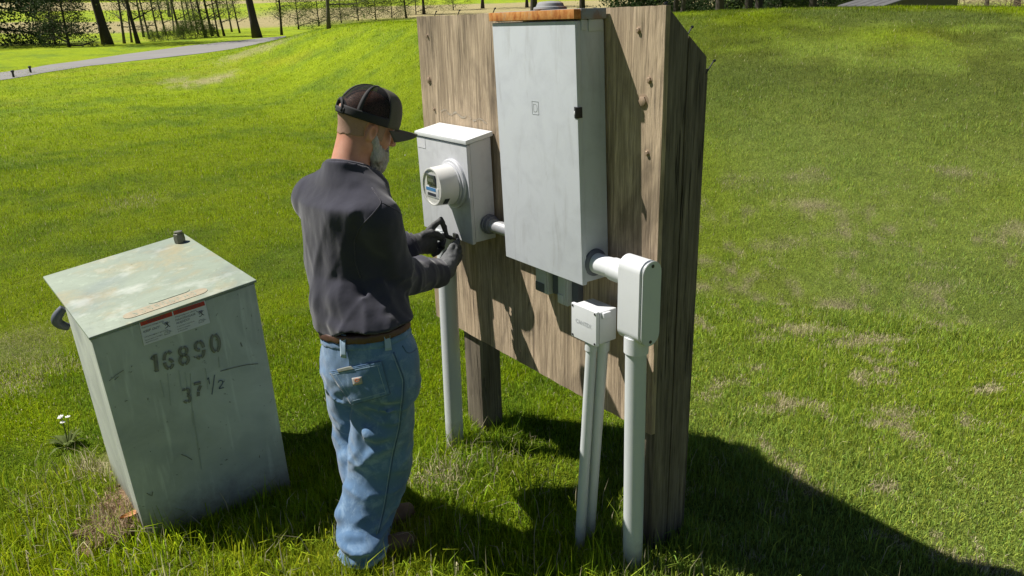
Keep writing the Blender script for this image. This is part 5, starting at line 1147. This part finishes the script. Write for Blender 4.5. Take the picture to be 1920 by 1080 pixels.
for (n, r0, r1, pw, h0, w0, s2) in ((int(330000*QG), 1.9, 5.6, 2,   .044, .0036, True), (int(760000*QG), 5.6, 50, 1, .034, .0036, False)):
    x, y, r = rnd_wedge(n, r0, r1, pw)
    ok = blk(x, y); P = np.stack([x, y, 0*x], -1)
    bare = np.hypot((x+1.72)/.10, (y-2.92)/.22) < 1+.5*(vnoise(P, 14)-.5); ok &= ~(bare & (rng.random(n) < .93))
    x, y, r = x[ok], y[ok], r[ok]; n = len(x); c, dn_ = bcol(x, y, n); P = np.stack([x, y, 0*x], -1)
    clump = vnoise(P, 7, 2); tall = .55+.9*vnoise(P, 2.3, 12)*clump*1.6
    # uncut grass round the posts, the pipes and the transformer
    q = np.stack([x, y], -1); near = np.zeros(n)
    for cx, cy, rad, am in ((-.55, 2.75, .55, .8), (-.3, 3.1, .35, 1.0), (.25, 2.5, .45, .9), (.55, 2.55, .3, .9), (-1.9, 3.1, .45, 1.0), (-1.05, 2.7, .4, .6), (-2.1, 2.6, .6, .5), (-1.6, 2.5, .4, .5), (-.2, 3.4, .3, .8), (.1, 2.3, .6, .6), (-1.9, 3.6, .4, .8)): near = np.maximum(near, am*(1-sstep(.3, 1.1, np.hypot(x-cx, y-cy)/rad)))
    gm = sstep(5, 9, r); hg = h0*tall*(1+.9*near)*(1-.35*dn_)*rng.uniform(.6, 1.3, n)*(1-.15*gm); wscale = np.maximum(1, r/5.6)**.85
    if pw == 1: hg = hg*np.minimum(wscale, 1.9)
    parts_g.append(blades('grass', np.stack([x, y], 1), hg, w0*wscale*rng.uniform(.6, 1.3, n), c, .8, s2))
for i, me in enumerate(parts_g):
    pass
def grass_obj(me, nm, lb): o = link(nm, me, M['blade']); tag(o, lb, 'grass', kind='stuff'); return o
grass_obj(parts_g[0], 'near_grass', 'short green lawn blades around the boxes and the man'); grass_obj(parts_g[1], 'far_grass', 'mown green lawn further off and up the mound')
# longer stray blades and pale stems
pts = []
for cx, cy, rad, k in ((-.3, 3.15, .22, 260), (-.18, 3.3, .25, 260), (.25, 2.45, .3, 260), (.5, 2.42, .22, 220), (-2.02, 3.05, .3, 900), (-2.2, 2.7, .55, 1300), (-1.75, 2.45, .4, 500), (-1.35, 2.68, .35, 260), (-.9, 2.6, .3, 260), (-.45, 2.45, .3, 260), (0, 2.7, .4, 300), (.9, 2.5, .6, 220), (-.15, 2.95, .3, 260), (-1.5, 2.45, .5, 300)):
    a = rng.uniform(0, 2*math.pi, k); q = rad*np.sqrt(rng.random(k)); pts.append(np.stack([cx+q*np.cos(a), cy+q*np.sin(a)], 1))
pts = np.vstack(pts); pts = pts[blk(pts[:, 0], pts[:, 1])]; n = len(pts); c, _ = bcol(pts[:, 0], pts[:, 1], n); pal = rng.random(n) < .12; c[pal] = np.array([.40, .36, .24])
grass_obj(blades('tall', pts, rng.uniform(.09, .19, n), rng.uniform(.003, .0055, n), c, .75, True, curl=.9), 'tall_grass', 'longer uncut blades at the feet of the posts, pipes and green cabinet')
# bare soil beside the transformer
V = []; F = []; nn_ = 34
for j in range(nn_):
    for i in range(nn_):
        x = -1.745+(i/(nn_-1)-.5)*.40; y = 2.96+(j/(nn_-1)-.5)*.74; rr_ = math.hypot((x+1.745)/.18, (y-2.96)/.37)*(.8+.4*float(vnoise(np.array([x, y, 0]), 11)))
        hgt_ = .055*max(0, 1-rr_**2)*(.5+float(vnoise(np.array([x, y, 0]), 9)))+.018*float(vnoise(np.array([x, y, 0]), 30))*(rr_ < .9)-.012*(rr_ > .9); V.append((x, y, float(terr(x, y))+.006+hgt_-.02*max(0, rr_-1)))
for j in range(nn_-1):
    for i in range(nn_-1): F.append([j*nn_+i, j*nn_+i+1, (j+1)*nn_+i+1, (j+1)*nn_+i])
tag(mk('bare_soil', V, F, M['soil']), 'bare crumbly soil against the left side of the green cabinet', kind='structure')
n = 1500; a = rng.uniform(0, 2*math.pi, n); q = np.sqrt(rng.random(n)); xy = np.stack([-1.74+q*.14*np.cos(a), 2.93+q*.30*np.sin(a)], 1); xy = xy[blk(xy[:, 0], xy[:, 1])]; n = len(xy)
me = blades('straw', xy, rng.uniform(.03, .09, n), rng.uniform(.002, .004, n), np.array([.44, .34, .22])*rng.uniform(.5, 1.2, n)[:, None], 1.3, True, z0=terr(xy[:, 0], xy[:, 1])+.035+.02*rng.random(n)); o = link('dry_straw', me, M['blade']); tag(o, 'dead straw lying on the bare soil', 'straw', kind='stuff')
# clods and a fallen leaf
def blob(c, r, nz=.4, seed=0, sub=2):
    bm = bmesh.new(); bmesh.ops.create_icosphere(bm, subdivisions=sub, radius=1); V = np.array([v.co[:] for v in bm.verts]); F = [[v.index for v in f.verts] for f in bm.faces]; bm.free()
    s = 1+nz*(vnoise(V, 1.7, seed*3.1+2)-.5)*2; return np.array(c)+V*s[:, None]*np.array(r), F
cl = [blob((-1.77+.16*math.cos(i*2.4)*math.sqrt(i/26), 2.90+.28*math.sin(i*2.4)*math.sqrt(i/26), float(terr(-1.77, 2.9))+.045), [random.uniform(.008, .024)]*3, .5, i, 1) for i in range(26)]
tag(mk('soil_clods', *join(cl), M['soil'], smooth=False), 'loose crumbs of soil beside the green cabinet', 'soil', kind='stuff')
p = gnd(247, 972, -.01); lf = empty('fallen_leaf', p, 'curled orange-brown dead leaf on the soil at the foot of the green cabinet', 'leaf')
V = []; F = []
for i in range(9):
    for j in range(5):
        u_, v_ = i/8-.5, j/4-.5; wd = .028*(1-(2*u_)**2)+.001; V.append(p+np.array([u_*.085, v_*wd*2*.8+u_*.03, .012+.03*(abs(v_)**1.3)+.012*u_]))
for i in range(8):
    for j in range(4): F.append([i*5+j, (i+1)*5+j, (i+1)*5+j+1, i*5+j+1])
part('blade', (np.array(V), F), M['dryleaf'], lf, hard=False); part('stalk', tube([p+[.04, .01, .015], p+[.075, .02, .03]], .0012, 6), M['dryleaf'], lf)
# weed with white flowers
p = gnd(128, 835); wd_ = empty('flowering_weed', p, 'leafy weed with small white flowers left of the green cabinet', 'weed')
V = []; F = []; stems = []; fl = []
for i in range(26):
    a = i*2.4; L_ = random.uniform(.06, .15); el = random.uniform(.3, 1.2); dr = np.array([math.cos(a)*math.cos(el), math.sin(a)*math.cos(el), math.sin(el)]); wd2 = np.array([-math.sin(a), math.cos(a), 0])*random.uniform(.007, .013); n0 = len(V)
    b0 = p+np.array([math.cos(a), math.sin(a), 0])*.01; m_ = b0+dr*L_*.55; tp = b0+dr*L_-uz_*0 if False else b0+dr*L_-np.array([0, 0, L_*.25])
    V += [b0-wd2*.3, b0+wd2*.3, m_+wd2, m_-wd2, tp]; F += [[n0, n0+1, n0+2, n0+3], [n0+3, n0+2, n0+4]]
part('leaves', (np.array(V), F), M['leaf_young'], wd_, hard=False)
for i, (dx, dy, dz) in enumerate(((.0, 0, .17), (.028, .01, .16), (-.02, .02, .15), (.015, -.02, .145))):
    tp = p+np.array([dx, dy, dz]); stems.append(tube([p, (p+tp)/2+[.005, 0, .01], tp], .0016, 6))
    for k_ in range(6): a = k_*math.pi/3+i; d_ = np.array([math.cos(a), math.sin(a), .25]); fl.append(box8([tp+d_*.002+np.array([-d_[1], d_[0], 0])*s_*.0035+np.array([0, 0, h_]) for h_ in (0, .001) for s_ in (-1, 1)][:2]+[tp+d_*.013+np.array([-d_[1], d_[0], 0])*s_*.0035 for s_ in (1, -1)]+[tp+d_*.002+np.array([-d_[1], d_[0], 0])*s_*.0035+np.array([0, 0, .001]) for s_ in (-1, 1)]+[tp+d_*.013+np.array([-d_[1], d_[0], 0])*s_*.0035+np.array([0, 0, .001]) for s_ in (1, -1)], 0))
part('stems', join(stems), M['leaf_young'], wd_, hard=False); part('flowers', join(fl), M['petal'], wd_, hard=False)
for k_, (px, py) in enumerate(((760, 298),)):
    p = on_terr(px, py); tag(mk('dandelion_clock', *blob(p+[0, 0, .05], [.010]*3, .2, k_), M['petal'], loc=tuple(p)), 'pale dandelion head in the lawn just left of the meter box', 'flower')
